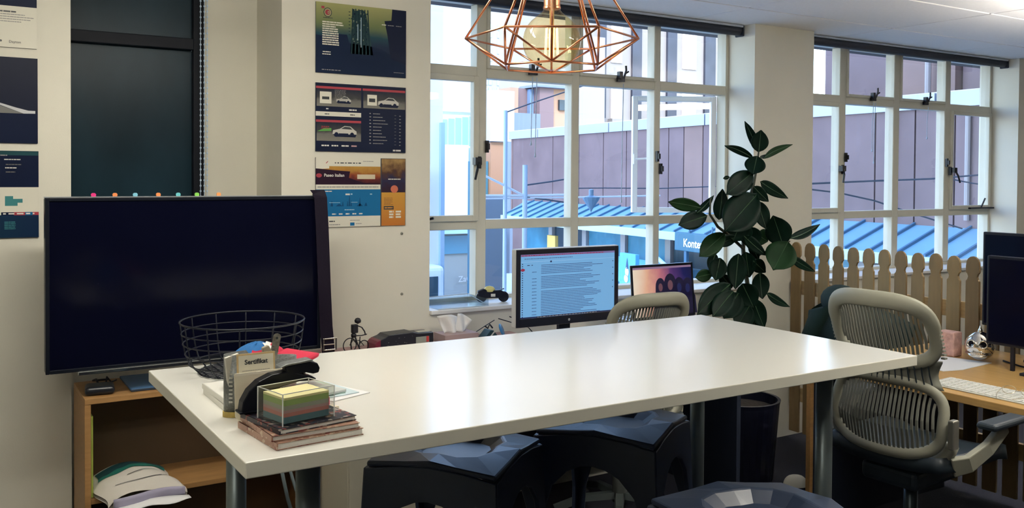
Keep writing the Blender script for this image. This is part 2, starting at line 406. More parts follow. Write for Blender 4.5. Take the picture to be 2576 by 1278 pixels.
TERR = mat('terracotta_panel', (.185, .135, .147), .7, var=.18, scale=1.2, bump=.05, bscale=30)
TERR2 = mat('terracotta_panel_pale', (.24, .165, .155), .7, var=.12, scale=1.4, bump=.05, bscale=30)
PARA = mat('blue_grey_parapet_metal', (.42, .47, .58), .45, metal=.2)
CANO = mat('blue_canopy_metal', (.20, .42, .62), .4, metal=.2, var=.08, scale=2)
SEAM = mat('canopy_seam', (.05, .15, .27), .5)
BLG = mat('shop_blue_glass', (.05, .22, .36), .25, var=.5, scale=.9)
DARKG = mat('dark_shop_glass', (.03, .06, .09), .2, var=.4, scale=1)
LBLUE = mat('pale_blue_paint', (.45, .66, .80), .5)
TURQ = mat('turquoise_awning', (.16, .50, .66), .5)
WHT = mat('white_render', (.66, .67, .68), .7)
u = Vector((.105, .9945, 0)); ua = math.atan2(u.y, u.x)
def t_of(px, w_=0.):
    k = kx(px); bx, by = 10.8-.9945*w_, 11+.105*w_; return (bx-k*by)/(.9945*k-.105)
fb = thing('terracotta_building', 'low terracotta-panelled building with a blue metal canopy across the street', 'building', (10.8, 11, 0), ua)
MB().box(-9, -7, -3, 7.7, -.06, 2.40).build('core', TERR, fb)
te = [7.7]+[t_of(p) for p in (1289, 1390, 1456, 1517, 1575, 1628, 1681, 1719, 1767, 1840, 1930, 2020, 2110, 2200, 2300, 2400, 2500)]
for i in range(len(te)-1):
    b, a = te[i], te[i+1]
    MB().box(a+.012, -.055, .70, b-.012, 0, 2.40).build('panel', TERR2 if i in (8, 0) else TERR, fb)
x = 7.75; i = 0
while x > -9:
    MB().box(x-1.48, -.35, 2.40, x-.015, .04, 2.585).build('parapet_panel', PARA, fb); x -= 1.5
MB().box(-9, -.1, 2.585, 7.75, -.05, 2.605).build('parapet_rail', WHT, fb)
# higher part beyond the second window
for i, (a, b) in enumerate(((-9, -7.4), (-7.4, -6.2), (-6.2, -5.0), (-5.0, -3.9), (-3.9, -2.9), (-2.9, -1.5))):
    MB().box(a+.01, -6, 2.40, b-.01, -.75-.12*(i % 2), 9).build('upper_wall_panel', [TERR2, TERR][i % 2], fb)
BRK = mat('tan_brick', (.42, .33, .24), .8, var=.2, scale=10)
bb = MB().box(-5.9, -.78, 2.7, -5.55, -.70, 5).build('brick_strip', BRK, fb)
MB().tube([(-3.6, .03, .75), (-3.6, .03, 2.5), (-3.6, -.6, 2.6), (-3.6, -.6, 6)], .04, 8).build('downpipe', mat('grey_pipe', (.35, .33, .35), .5), fb)
MB().tube([(-4.7, .04, 1.05), (-4.7, .04, 2.38)], .03, 8).build('downpipe', mat('grey_pipe'), fb)
# canopy
ze, zt_, cw = .64, .956, .78
MB().add([(-9, .0, zt_), (6.9, .0, zt_), (6.5, cw, ze), (-9, cw, ze), (-9, .0, zt_-.05), (6.9, .0, zt_-.05), (6.5, cw, ze-.05), (-9, cw, ze-.05)],
         [(0,1,2,3),(7,6,5,4),(0,3,7,4),(1,5,6,2),(3,2,6,7),(0,4,5,1)]).build('canopy', CANO, fb)
sm = None; x = 6.45
while x > -9:
    if sm is None: sm = MB().add([(0,0,zt_-.01),(.03,0,zt_-.01),(.03,cw,ze-.01),(0,cw,ze-.01),(0,0,zt_+.035),(.03,0,zt_+.035),(.03,cw,ze+.035),(0,cw,ze+.035)],[(0,1,2,3),(4,7,6,5),(0,4,5,1),(1,5,6,2),(2,6,7,3),(3,7,4,0)]).build('canopy_seam', SEAM, fb, loc=(x,0,0))
    else: inst(sm, 'canopy_seam', fb, (x, 0, 0))
    x -= .40
MB().box(-9, cw, ze-.12, 6.5, cw+.05, ze+.01).build('fascia', LBLUE, fb)
# shop front under the canopy
for k in range(11):
    x0 = -9+k*1.45
    MB().box(x0, -.05, -3, x0+.16, .06, ze-.06).build('column', mat('grey_column', (.33, .36, .4), .6), fb)
    MB().box(x0+.17, -.03, -2.6, x0+1.43, 0, ze-.08).build('shop_pane', BLG if k % 3 else DARKG, fb)
# end pier and roof box at the far end
pier = thing('end_pier', 'sunlit orange pier with a white roof box at the far end of the terracotta building', 'building', (11.9, 20.6, -3))
OR = mat('sunlit_orange_render', (.52, .30, .18), .7)
MB().box(.30, 0, 4.0, .72, .4, 5.4).build('pier_wall', OR, pier); MB().box(.05, -.05, 0, .74, .4, 3.98).build('pier_base', mat('blue_grey_base', (.13, .20, .28), .5), pier); MB().box(.25, -.1, 5.42, .95, .5, 6.75).build('roof_box', WHT, pier); MB().box(-.10, .1, 0, .28, .5, 4.9).build('stair_glass', mat('teal_glass', (.10, .28, .38), .2), pier)

# towers behind
def block(par, pa, pb, py0, Y, name, M, dep=3., z0=-3., Yb=None):
    x0, x1 = kx(pa)*Y, kx(pb)*Y; z1 = zat(py0, (x0+x1)/2, Y)
    return MB().box(x0, Y, z0, x1, Y+dep, z1).build(name, M, par)
ob = thing('orange_building', 'stepped orange and mauve building behind the terracotta roof', 'building')
MAUV = mat('mauve_render', (.24, .165, .165), .7); BGL = mat('blue_glass_strip', (.25, .40, .62), .2); ORL = mat('pale_orange_render', (.50, .31, .20), .7)
block(ob, 1282, 1302, 222, 27.5, 'wall', ORL, .8); block(ob, 1302, 1332, 224, 27.8, 'wall', MAUV, .8); block(ob, 1332, 1356, 226, 27.6, 'glass_strip', BGL, .8)
block(ob, 1356, 1391, 222, 27.2, 'wall', MAUV, .8); block(ob, 1391, 1440, 226, 27.4, 'wall', ORL, .6); block(ob, 1283, 1358, 286, 26, 'plant_room', mat('slate_box', (.20, .25, .32), .6), .8)
x0, x1 = kx(1402)*27.4, kx(1432)*27.4
MB().box(x0, 27.3, zat(278, x0, 27.4), x1, 27.42, zat(252, x0, 27.4)).build('window', DARKG, ob)
block(ob, 1350, 1445, 216, 27.0, 'roof_slab', mat('slate_box'), 1.2, zat(222, kx(1400)*27.0, 27.0))
gt = thing('grid_tower', 'distant pale office tower with a grid of small windows', 'building')
TX0, TX1, TY = kx(1212)*62, kx(1283)*62, 62
MB().box(TX0, TY, -3, TX1, TY+8, 21).build('wall', mat('pale_tower_stone', (.25, .26, .28), .7), gt)
gw = None
for r_ in range(16):
    for c in range(7):
        if c in (2, 5) : continue
        xx = TX0+.2+c*.33*(TX1-TX0)/2.35; zz = 3.6+r_*.62
        if gw is None: gw = MB().box(0, 0, 0, .24, .1, .42).build('window', mat('tower_window', (.25, .38, .58), .3), gt, loc=(xx, TY-.06, zz))
        else: inst(gw, 'window', gt, (xx, TY-.06, zz))
st = thing('stone_tower', 'sunlit pale stone tower with dark vertical window strips', 'building')
Y = 30
STONE = mat('pale_limestone', (.27, .25, .23), .75, var=.08, scale=1.0); STRIP = mat('grey_blue_window_strip', (.035, .04, .06), .35, var=.25, scale=1.5)
MB().box(kx(1447)*Y, Y, -3, kx(1960)*Y, Y+6, 14).build('wall', STONE, st)
for a, b in ((1502, 1518), (1584, 1607), (1672, 1695), (1766, 1792), (1850, 1878)):
    MB().box(kx(a)*Y, Y-.12, 3.9, kx(b)*Y, Y+.05, 13.5).build('window_strip', STRIP, st)
for a, b in ((1533, 1560), (1628, 1652), (1712, 1746), (1808, 1835)):
    for z in (3.9, 6.2, 8.5): MB().box(kx(a)*Y, Y-.06, z, kx(b)*Y, Y+.05, z+1.75).build('window', mat('pale_tower_window', (.55, .52, .5), .4), st)
    MB().box(kx(a)*Y-.12, Y-.3, 3.7, kx(b)*Y+.12, Y, 3.88).build('ledge', STONE, st)
MB().box(kx(1447)*Y, Y-.5, 2.7, kx(1500)*Y, Y, 7.1).build('bay', mat('mauve_glass', (.30, .30, .40), .3), st)
sp = thing('blue_slab_building', 'pale blue slab building at the left edge of the window view', 'building')
MB().box(5, 20, -3, kx(1113)*20, 26, 14).build('wall', mat('pale_blue_cladding', (.42, .52, .66), .6, var=.1, scale=.6), sp)
MB().box(kx(1104)*20, 19.9, -3, kx(1114)*20, 20.2, zat(310, 10, 20)).build('corner_fin', mat('mid_blue_cladding', (.20, .34, .5), .6), sp)
br = thing('glass_bridge', 'teal glazed footbridge crossing the street far away', 'bridge')
Y = 40; xa, xb = kx(1108)*Y, kx(1262)*Y
for k in range(9):
    a = xa+(xb-xa)*k/9; b = xa+(xb-xa)*(k+1)/9
    MB().box(a+.03, Y, 2.95, b-.03, Y+.1, 4.25+.05*k).build('glass_panel', mat('bridge_glass', (.24, .46, .56), .2), br)
MB().box(xa, Y+1.5, -3, xa+.5, Y+2, 2.8).build('pier', WHT, br); MB().box(xb-.5, Y+1.5, -3, xb, Y+2, 2.8).build('pier', WHT, br); MB().box(xa, Y-.05, 2.8, xb, Y+2, 2.95).build('deck', WHT, br); MB().box(xa, Y, 4.65, xb, Y+2, 4.75).build('deck', WHT, br)
wb = thing('white_block', 'plain sunlit white building block at the end of the side street', 'building')
Y = 38; MB().box(kx(1116)*Y, Y, -3, kx(1178)*Y, Y+1.4, zat(366, 20, Y)).build('wall', WHT, wb)
MB().box(kx(1178)*Y, Y+.2, -3, kx(1240)*Y, Y+1.4, zat(372, 20, Y)).build('glass_wall', mat('pale_blue_glass', (.32, .50, .66), .25, var=.2, scale=.5), wb)
# low shop row across the side street, lower left panes
sr = thing('shop_row', 'row of low blue-shaded shops at street level beyond the left panes', 'building')
Y = 27; z1 = zat(585, 14, Y)
MB().box(9, Y, -3, kx(1236)*Y, Y+3, z1).build('wall', mat('beige_shop_wall', (.36, .38, .36), .7), sr)
MB().box(9, Y-.6, z1-.05, kx(1236)*Y, Y, z1+.25).build('canopy', LBLUE, sr)
MB().box(9, Y-.1, z1-.75, kx(1200)*Y, Y, z1-.15).build('window_band', mat('band_blue', (.06, .26, .40), .3), sr)
text('ZaG', .28, 'lettering', WHT, sr, (kx(1150)*Y, Y-.12, z1-1.7))
van = thing('delivery_van', 'pale blue delivery van parked in the side street', 'van', (8.35, 19.6, -3))
VB = mat('pale_blue_van', (.48, .62, .74), .35)
MB().box(0, 0, .35, 2.0, 4.6, 2.35).build('body', VB, van, bevel=.12, seg=3); MB().box(.2, -.02, 1.35, 1.8, .05, 2.1).build('rear_window', DARKG, van)
for a in (.1, 1.7):
    for b in (.8, 3.7): MB(T((a, b, .35), (0, PI/2, 0))).lathe([(.05, 0), (.34, .02), (.34, .2), (.05, .22)], 14).build('wheel', BLACK, van)
car = thing('white_car', 'white hatchback parked below the middle of the window', 'car', (13.6, 22.6, -3), -.1)
b = MB(); b.prism([(0,.3),(4.2,.3),(4.2,.85),(3.5,.95),(2.9,1.45),(1.0,1.5),(.25,1.0),(0,.9)], 0, 1.75, 1).build('body', mat('white_car_paint', (.75, .80, .84), .3), car, bevel=.08, seg=3)
MB().prism([(.55,1.0),(3.2,1.0),(2.75,1.38),(1.1,1.42)], -.01, 1.76, 1).build('windows', DARKG, car)
for a in (.8, 3.3): MB(T((a, -.05, .32), (-PI/2, 0, 0))).lathe([(.05, 0), (.32, .02), (.32, .2), (.05, .22)], 14).build('wheel', BLACK, car)

# street furniture, signs, wires
def along(px, w_, py):   # point on the street side of the terracotta building
    t_ = t_of(px, w_); bx, by = 10.8-.9945*w_+.105*t_, 11+.105*w_+.9945*t_
    return Vector((bx, by, zat(py, bx, by)))
def street_sign(pa, pb, py0, py1, w_, name, label, cat, M, M2=None):
    a, b = along(pa, w_, py1), along(pb, w_, py0); L_ = (Vector((a.x, a.y))-Vector((b.x, b.y))).length
    t = thing(name, label, cat, (a.x, a.y, a.z), ua+PI)   # local x runs left to right for someone in the street
    MB().box(0, 0, 0, L_, .08, b.z-a.z).build('board', M, t, bevel=.01)
    return t, L_, b.z-a.z
sg, L_, h_ = street_sign(1698, 1812, 592, 627, 1.0, 'shop_sign', 'dark blue hanging shop sign with white hand-drawn lettering', 'sign', mat('sign_navy', (.04, .15, .24), .5))
text('Konten', h_*.62, 'lettering', mat('sign_white', (.9, .95, .95), .5), sg, (L_*.21, -.004, h_*.25), sx=.95, bold=.004)
MB().box(L_*.2, .02, -2.6, L_*.2+.06, .07, 0).build('post', SEAM, sg)
MB().tube([(L_*.3, .04, h_), (L_*.3, .04, h_+.12)], .015, 6).tube([(L_*.8, .04, h_), (L_*.8, .04, h_+.12)], .015, 6).build('bracket', SEAM, sg)
yb, L_, h_ = street_sign(1377, 1397, 594, 655, .5, 'yellow_sign', 'small yellow upright sign behind the big monitor top edge', 'sign', mat('sign_yellow', (.75, .55, .16), .5))
ad, L_, h_ = street_sign(1560, 1600, 640, 735, 1.55, 'advert_board', 'light blue advertising panel with a white diver figure', 'poster', mat('ad_blue', (.10, .42, .72), .4))
pr = Print(-.003, .002); pr.ell(L_*.5, h_*.55, L_*.12, h_*.12, WHT, 1).ell(L_*.45, h_*.38, L_*.13, h_*.10, WHT, 1).poly([(L_*.42, h_*.62), (L_*.58, h_*.62), (L_*.5, h_*.9)], mat('ad_navy', (.03, .08, .2)), 1); pr.build('print', ad)
kb = thing('kiosk', 'turquoise kiosk with a pitched awning under the canopy', 'kiosk', tuple(along(1500, .9, 640)), ua+PI)
MB().add([(0,.2,.0),(2.6,.2,.0),(2.6,-.5,-.22),(0,-.5,-.22),(0,.2,-.05),(2.6,.2,-.05),(2.6,-.5,-.3),(0,-.5,-.3)],[(0,1,2,3),(7,6,5,4),(0,3,7,4),(1,5,6,2),(3,2,6,7),(0,4,5,1)]).build('awning', TURQ, kb)
MB().box(.1, .25, -2.6, 2.5, .5, -.06).build('counter', BLG, kb)
rl = thing('stair_railing', 'white toothed railing sloping down beside the shop sign', 'railing', tuple(along(1640, 1.75, 640)), ua+PI)
for k in range(14): MB().box(k*.13, 0, -1.2-k*.055, k*.13+.05, .03, -k*.055).build('baluster', LBLUE, rl)
MB().tube([(0, .015, .02), (1.8, .015, .02-14*.055)], .03, 6).build('handrail', LBLUE, rl)

WIRE = mat('wire_dark', (.06, .08, .12), .5); WIREL = mat('wire_pale', (.6, .7, .82), .4)
def wire(pts, Y, r, M, label, name='overhead_wire'):
    P = [at(px, py, Y) for px, py in pts]
    tag(MB().tube(P, r, 6).build(name, M), label, 'wire', 'overhead tram wires')
wire([(1195, 430), (1260, 462), (1321, 494)], 9.0, .014, WIREL, 'pale span wire slanting down across the second column of panes')
wire([(1321, 496), (1380, 503), (1440, 512)], 9.0, .010, WIRE, 'dark slack cable end just above the blue canopy')
wire([(1321, 466), (1385, 457), (1445, 447)], 9.0, .010, WIRE, 'dark pull-off wire rising right in the second pane column')
wire([(1190, 492), (1330, 492), (1420, 490)], 9.0, .016, WIREL, 'upper thick white tram feeder pipe behind the left mullion')
wire([(1190, 500), (1420, 497), (1660, 492)], 9.0, .012, WIREL, 'lower white tram feeder pipe running to the third column')
wire([(1425, 474), (1520, 473), (1660, 474), (1830, 468)], 9.3, .008, WIRE, 'thin dark contact wire level across the right panes')
wire([(1272, 283), (1330, 262), (1470, 215)], 9.0, .008, WIRE, 'dark guy wire rising to the right in front of the orange building')
wire([(2040, 462), (2200, 455), (2340, 450), (2490, 438)], 5.6, .010, WIRE, 'upper dark wire across the far right window')
wire([(2380, 448), (2430, 458), (2490, 468)], 5.7, .008, WIRE, 'short dark wire branching down in the rightmost pane')
wire([(1985, 470), (2110, 485), (2200, 505), (2290, 535), (2420, 575)], 5.4, .008, WIRE, 'dark wire sagging low in the middle of the right window')
for px, py0, py1, Y, r, lb in ((1272, 278, 560, 9, .024, 'slim pale blue street pole in front of the building end'), (1321, 415, 560, 9, .03, 'short blue street pole carrying the tram wires')):
    a, b = at(px, py0, Y), at(px, py1, Y)
    t = thing('street_pole', lb, 'pole', (a.x, a.y, -3), group='street poles')
    MB().tube([(0, 0, 0), (0, 0, a.z+3)], r, 10).build('shaft', mat('pole_blue', (.36, .50, .68), .5), t)
    MB().lathe([(r*2.2, 0), (r*2.2, .08), (r*1.2, .3)], 12).build('base', mat('pole_blue'), t)
ins = thing('wire_insulator', 'dark triangular tram wire insulator hanging in the third pane column', 'insulator', tuple(at(1487, 502, 9.0)))
MB().lathe([(.0, -.16), (.02, -.12), (.10, 0), (.11, .03), (.03, .05), (.03, .12), (0, .13)], 12).build('body', mat('insulator_blue', (.12, .22, .34), .4), ins)

# ================================================================== large furniture
TABW = mat('white_laminate', (.78, .77, .71), .19, spec=.6)
EDGE = mat('cream_table_edge', (.70, .68, .58), .45)
STEEL = mat('grey_steel_tube', (.20, .24, .25), .38, metal=.75)
WOOD = mat('beech_veneer', (.34, .185, .070), .45, var=.12, scale=6, stretch=(1, 12, 12))
WOODY = mat('beech_veneer_long', (.48, .285, .095), .4, var=.10, scale=6, stretch=(14, 1, 14))
DARKW = mat('shaded_wood_inside', (.10, .06, .03), .6, var=.1, scale=5)  # veneer darkened: shade inside the cabinet put into the colour

tb = thing('high_table', 'long white high table with steel tube legs in the foreground', 'table', (1.528, 2.209, 0))
o = MB().box(-1.038, -.476, .968, 1.037, .476, 1.0).build('tabletop', [TABW, EDGE], tb, bevel=.0025, seg=2)
for p in o.data.polygons:
    if abs(p.normal.z) < .5: p.material_index = 1
for x in (-.848, .842):
    for y in (-.285, .285):
        MB().tube([(x, y, .0), (x, y, .968)], .0265, 20).build('leg', STEEL, tb, smooth=True)
        MB().box(x-.05, y-.05, .96, x+.05, y+.05, .968).build('mounting_plate', STEEL, tb)
MB().box(-.85, -.02, .93, .85, .02, .968).build('stretcher', STEEL, tb)

# low shelf cabinet under the television
cb = thing('shelf_cabinet', 'beech shelf cabinet standing under the television', 'cabinet', (.42, 3.44, 0))
CW, CD, CH = .84, .30, .767
MB().box(0, 0, .0, .02, CD, CH-.02).build('side_panel', WOOD, cb, bevel=.001); MB().box(CW-.02, 0, 0, CW, CD, CH-.02).build('side_panel', WOOD, cb, bevel=.001)
MB().box(0, -.002, CH-.02, CW, CD, CH).build('top', WOOD, cb, bevel=.0015)
MB().box(.02, .01, .395, CW-.02, CD-.01, .413).build('shelf', WOOD, cb, bevel=.001); MB().box(.02, .01, .05, CW-.02, CD-.01, .07).build('shelf', WOOD, cb)
MB().box(.02, CD-.012, .0, CW-.02, CD, CH-.02).build('back_panel', DARKW, cb)
tag(MB().box(.443, 3.46, .416, .449, 3.66, .70).build('green_folder', mat('lime_green_card', (.28, .36, .06), .5)), 'thin lime green folder standing at the left inside the shelf cabinet', 'folder')
en = thing('padded_envelope', 'torn white padded envelope with green printing on the cabinet shelf', 'envelope', (.472, 3.29, .414), .06)
ENV = mat('white_envelope_paper', (.70, .66, .60), .65, bump=.2, bscale=25); ENL = mat('lilac_inner_lining', (.36, .34, .46), .7)
b = MB()
def envf(a, v):
    x = .26*a; y = .34*v; puff = math.sin(PI*min(max(a, .0), 1))**.5*(.040+.012*math.sin(PI*v)); return (x+.01*math.sin(9*v), y, .012+puff+.006*math.sin(7*a+5*v))
b.grid(envf, 14, 14); b.grid(lambda a, v: (.26*a+.01*math.sin(9*v), .34*v, .004), 14, 14)
b.build('envelope_body', ENV, en, smooth=True)
b = MB(); b.grid(lambda a, v: (.015+.235*a, -.012-.01*math.sin(6*a)-.0*v, .008+v*(.034+.010*math.sin(PI*a))), 12, 4); b.build('inner_lining', ENL, en, smooth=True, solid=.003)
b = MB(); b.grid(lambda a, v: (.02+.24*a, -.015-.045*v-.012*math.sin(11*a)*v, .012+.012*math.sin(PI*a)*(1-v)), 16, 4); b.build('torn_flap', mat('white_tear_edge', (.85, .85, .85), .6), en, smooth=True, solid=.002)
b = MB(); b.grid(lambda a, v: (lambda p: (p[0], p[1], p[2]+.0025))(envf(.06+.88*a, .80+.17*v+.015*math.sin(30*a)*(1-v))), 26, 4); b.build('green_print', mat('dark_teal_print', (.01, .05, .06), .5), en, smooth=True, fix=False)
b = MB(); b.grid(lambda a, v: (lambda p: (p[0], p[1], p[2]+.002))(envf(.06+.88*a, .68+.14*v+.02*math.sin(16*a)*(1-v))), 26, 4); b.build('green_print', mat('teal_green_print', (.02, .16, .13), .5), en, smooth=True, fix=False)
for v0, a0, a1, M in ((.50, .42, .62, BLACK), (.535, .62, .86, mat('teal_green_print')), (.30, .16, .85, BLACK)):
    b = MB(); b.grid(lambda a, v: (lambda p: (p[0], p[1], p[2]+.003))(envf(a0+(a1-a0)*a, v0+.012*v+.03*a)), 10, 2); b.build('printed_line', M, en, fix=False)
for i, (x, y, rz, lb) in enumerate(((.74, 3.47, .2, 'blue-grey brochure lying at the bottom of the shelf cabinet'), (.86, 3.50, -.3, 'pale brochure lying at the bottom of the shelf cabinet'))):
    tag(MB().box(-.12, -.02, 0, .12, .17, .012).build('brochure', mat(['blue_grey_card', 'pale_card'][i], [(.12, .2, .24), (.45, .42, .36)][i], .5), loc=(x, y, .072+.013*i), rot=(0, 0, rz), bevel=.002), lb, 'brochure')
# on the cabinet
md = thing('media_box', 'black rounded streaming box with short cables on the shelf cabinet', 'media player', (.478, 3.515, .768), -.12)
MB().box(-.048, -.045, 0, .048, .045, .030).build('body', mat('black_soft_plastic', (.008, .01, .016), .35), md, bevel=.013, seg=4)
MB().tube([(0, .045, .014), (-.01, .09, .03), (-.02, .16, .012), (.03, .2, .004)], .004, 6).build('cable', BLACK, md, smooth=True); MB().tube([(.02, .045, .014), (.025, .07, .04), (.04, .11, .012), (.06, .18, .004)], .003, 6).build('cable', BLACK, md, smooth=True)
MB().cbox((0, .05, .014), (.02, .02, .012)).build('plug', ALU, md)
bk = thing('blue_folder', 'flat blue folder lying on the shelf cabinet beside the media box', 'folder', (.575, 3.47, .768), 0)
MB().box(0, 0, 0, .21, .25, .010).build('cover', mat('steel_blue_card', (.055, .13, .26), .4), bk, bevel=.003); MB().box(.0, -.001, .002, .209, .002, .008).build('pages', mat('dark_pages', (.03, .04, .06)), bk)

# television
tv = thing('television', 'large black flat television mounted over the shelf cabinet', 'television', (.301, 3.45, .862))
TVG = mat('black_screen_glass', (.0025, .003, .011), .12, spec=.18)
TVW, TVH = .97, .60
MB().box(0, .008, 0, TVW, .05, TVH).build('housing', mat('tv_housing', (.006, .007, .014), .35, spec=.2), tv, bevel=.006)
ring(MB(), 0, 0, TVW, TVH, .013, 0, .012).build('bezel', mat('tv_bezel', (.008, .010, .016), .3, spec=.25), tv, bevel=.002)
MB().box(.012, .004, .012, TVW-.012, .009, TVH-.012).build('screen', TVG, tv)
MB().box(.10, -.004, -.012, TVW-.1, .03, .0).build('chrome_strip', mat('polished_strip', (.75, .78, .75), .12, metal=1), tv, bevel=.002)
MB().box(-.003, .0, TVH, TVW, .012, TVH+.003).build('top_edge_strip', ALU, tv)
MB().box(.3, .05, .15, .67, .10, .45).build('mount_plate', BLACK, tv); MB().box(.42, .1, .25, .50, .66, .33).build('mount_arm', BLACK, tv)
tabs = [(235, (.75, .03, .22), 'magenta adhesive tab, leftmost on the television top edge'), (289, (.8, .25, .08), 'orange adhesive tab, second from the left on the television top'), (340, (.2, .5, .65), 'light blue adhesive tab between two orange ones on the television top'), (398, (.8, .25, .08), 'orange adhesive tab in the middle of the television top edge'), (448, (.15, .55, .6), 'turquoise adhesive tab on the television top beside the green one'), (495, (.25, .65, .1), 'green adhesive tab on the television top edge'), (550, (.8, .32, .1), 'orange adhesive tab, rightmost on the television top edge')]
for px, c, lb in tabs:
    X = at(px, 494, 3.457).x
    tag(MB().prism([(-.007, 0), (.007, 0), (.008, .008), (.004, .012), (-.004, .012), (-.008, .008)], -.003, .003, 1).build('sticky_tab', mat('tab_%d' % px, c, .5), loc=(X, 3.456, .862+TVH+.003)), lb, 'tab', 'coloured tabs on the television')
# belt hanging from the television's right edge
bl = thing('hanging_belt', 'dark leather belt with a metal buckle hanging over the television edge', 'belt', (1.255, 3.44, .80))
LEA = mat('dark_plum_leather', (.010, .007, .016), .55, spec=.15, bump=.1, bscale=120)
b = MB(); sec = [(-.026, -.0022), (.026, -.0022), (.026, .0022), (-.026, .0022)]
b.sweep([(.0, .03, .671), (.003, .004, .676), (.006, -.010, .655), (.012, -.011, .55), (.018, -.010, .42), (.022, -.012, .30), (.030, -.011, .15), (.038, -.011, .07), (.040, -.012, .0)], sec, ups=(0, -1, 0)); b.build('strap', LEA, bl, bevel=.001)
ring(MB(), .014, .055, .072, .105, .006, -.020, -.014).build('buckle', mat('nickel_buckle', (.65, .63, .58), .25, metal=1), bl, bevel=.002)
MB().tube([(.016, -.02, .08), (.06, -.022, .08)], .0025, 6).build('prong', mat('nickel_buckle'), bl)
MB().tube([(.006, -.012, .055), (.006, -.012, .035)], .003, 6).build('rivet', mat('nickel_buckle'), bl)

# desk under the first window
DK = mat('brown_desk_top', (.30, .17, .12), .45, var=.1, scale=4)
ds = thing('window_desk', 'brown desk running under the window sill behind the table', 'desk', (1.26, 3.10, 0))
MB().box(0, 0, .705, 2.0, .64, .73).build('desktop', DK, ds, bevel=.003)
MB().box(.62, .55, .1, 1.96, .57, .7).build('modesty_panel', mat('dark_blue_panel', (.012, .018, .035), .6), ds); MB().box(1.96, .02, 0, 1.985, .62, .705).build('side_panel', mat('dark_blue_panel'), ds)
rs = thing('desk_riser', 'low pinkish-brown shelf riser at the back of the window desk', 'riser', (1.30, 3.49, .731))
MB().box(0, 0, .055, 1.02, .24, .07).build('board', mat('pinkish_board', (.36, .22, .22), .5), rs, bevel=.002)
for x in (.0, .5, 1.0): MB().box(x, .02, 0, x+.02, .22, .055).build('foot', mat('pinkish_board'), rs)
pd = thing('drawer_pedestal', 'cream drawer pedestal under the window desk', 'pedestal', (1.277, 3.16, 0))
CRM = mat('cream_metal', (.60, .57, .46), .45)
MB().box(0, .02, .04, .565, .52, .70).build('body', CRM, pd, bevel=.004); MB().box(.0, 0, .05, .535, .018, .60).build('drawer_front', CRM, pd, bevel=.002)
MB().box(0, 0, .606, .535, .018, .695).build('drawer_front', CRM, pd, bevel=.002); MB().box(.542, .0, .05, .565, .018, .695).build('side_trim', CRM, pd, bevel=.002)

# right desk
rd = thing('side_desk', 'beech desk against the picket fence at the right', 'desk', (3.267, .75, 0))
MB().box(0, 0, .70, 1.0, 2.0, .73).build('desktop', WOODY, rd, bevel=.0025); MB().box(.02, 1.975, 0, 1.0, 1.998, .70).build('end_panel', mat('dark_blue_panel'), rd); MB().box(0, 1.975, 0, .02, 1.998, .70).build('edge_strip', WOOD, rd); MB().box(.0, .02, 0, 1.0, .045, .70).build('end_panel', WOOD, rd)

# picket fence divider
fc = thing('picket_fence', 'unpainted wooden picket fence dividing the desk from the window', 'fence', (4.3, 3.755, 0))
PINE = [mat('pine_%d' % i, c, .6, var=.16, scale=7, stretch=(3, 3, .5), bump=.05, bscale=60) for i, c in enumerate(((.20, .135, .060), (.175, .115, .05), (.225, .155, .07)))]
def picket_poly(w=.071, h=1.165):
    P = [(0, .04), (w, .04)]; zc = 1.064; r = .0255; g = .0142
    for k in range(7):
        a = -PI/2+PI*k/6; P.append((w-max(0, r*math.cos(a)-g), zc+r*math.sin(a)))
    for k in range(9):
        a = PI*k/8; P.append((w/2+w/2*math.cos(a), h-.052+.052*math.sin(a)**.8 if math.sin(a) > 0 else h-.052))
    for k in range(7):
        a = PI/2-PI*k/6; P.append((max(0, r*math.cos(a)-g), zc+r*math.sin(a)))
    return P
me = []
for i in range(3):
    o = MB().prism(picket_poly(), -.007, .007, 0).build('picket', PINE[i], fc, bevel=.002, seg=1, loc=(0, -.085, 0)); me.append(o)
for k in range(1, 19):
    y = -.085-.0995*k
    if k < 3: me[k].location = (0, y, 0)
    else: inst(me[(k*2+k//3) % 3], 'picket', fc, (random.uniform(-.001, .001), y, random.uniform(-.004, .002)))
RAIL = mat('pine_rail', (.46, .33, .17), .6, var=.15, scale=6, stretch=(8, .6, 8))
MB().box(.009, -1.90, .855, .033, -.006, .935).build('rail', RAIL, fc, bevel=.002); MB().box(.009, -1.90, .22, .033, -.006, .30).build('rail', RAIL, fc, bevel=.002)

# ------------------------------------------------------------------ office chairs
SHELL = mat('taupe_elastomer', (.30, .295, .235), .5); SLAT = mat('grey_green_slat', (.20, .205, .175), .55); SHELLD = mat('dark_taupe', (.20, .20, .165), .5)
CHRM = mat('satin_aluminium', (.55, .53, .45), .3, metal=.85); CHB = mat('charcoal_chair_plastic', (.02, .03, .04), .45)
def by_(x, z):   # depth of the flexing back at height z (relative to its bottom at 0)
    pts = [(0, -.17), (.06, -.215), (.16, -.235), (.28, -.20), (.36, -.205), (.61, -.295)]
    for (a, ya), (b, yb_) in zip(pts, pts[1:]):
        if z <= b or b == .61:
            s_ = min(max((z-a)/(b-a), -.2), 1.1); s_ = s_ if s_ < 0 or s_ > 1 else s_; y = ya+(yb_-ya)*s_; break
    return y+.055*(x/.2)**2
def sup(c, a, b, n, N): 
    out = []
    for k in range(N):
        t = 2*PI*k/N; ct, s_ = math.cos(t), math.sin(t)
        out.append((a*math.copysign(abs(ct)**(2/n), ct), c+b*math.copysign(abs(s_)**(2/n), s_)))
    return out
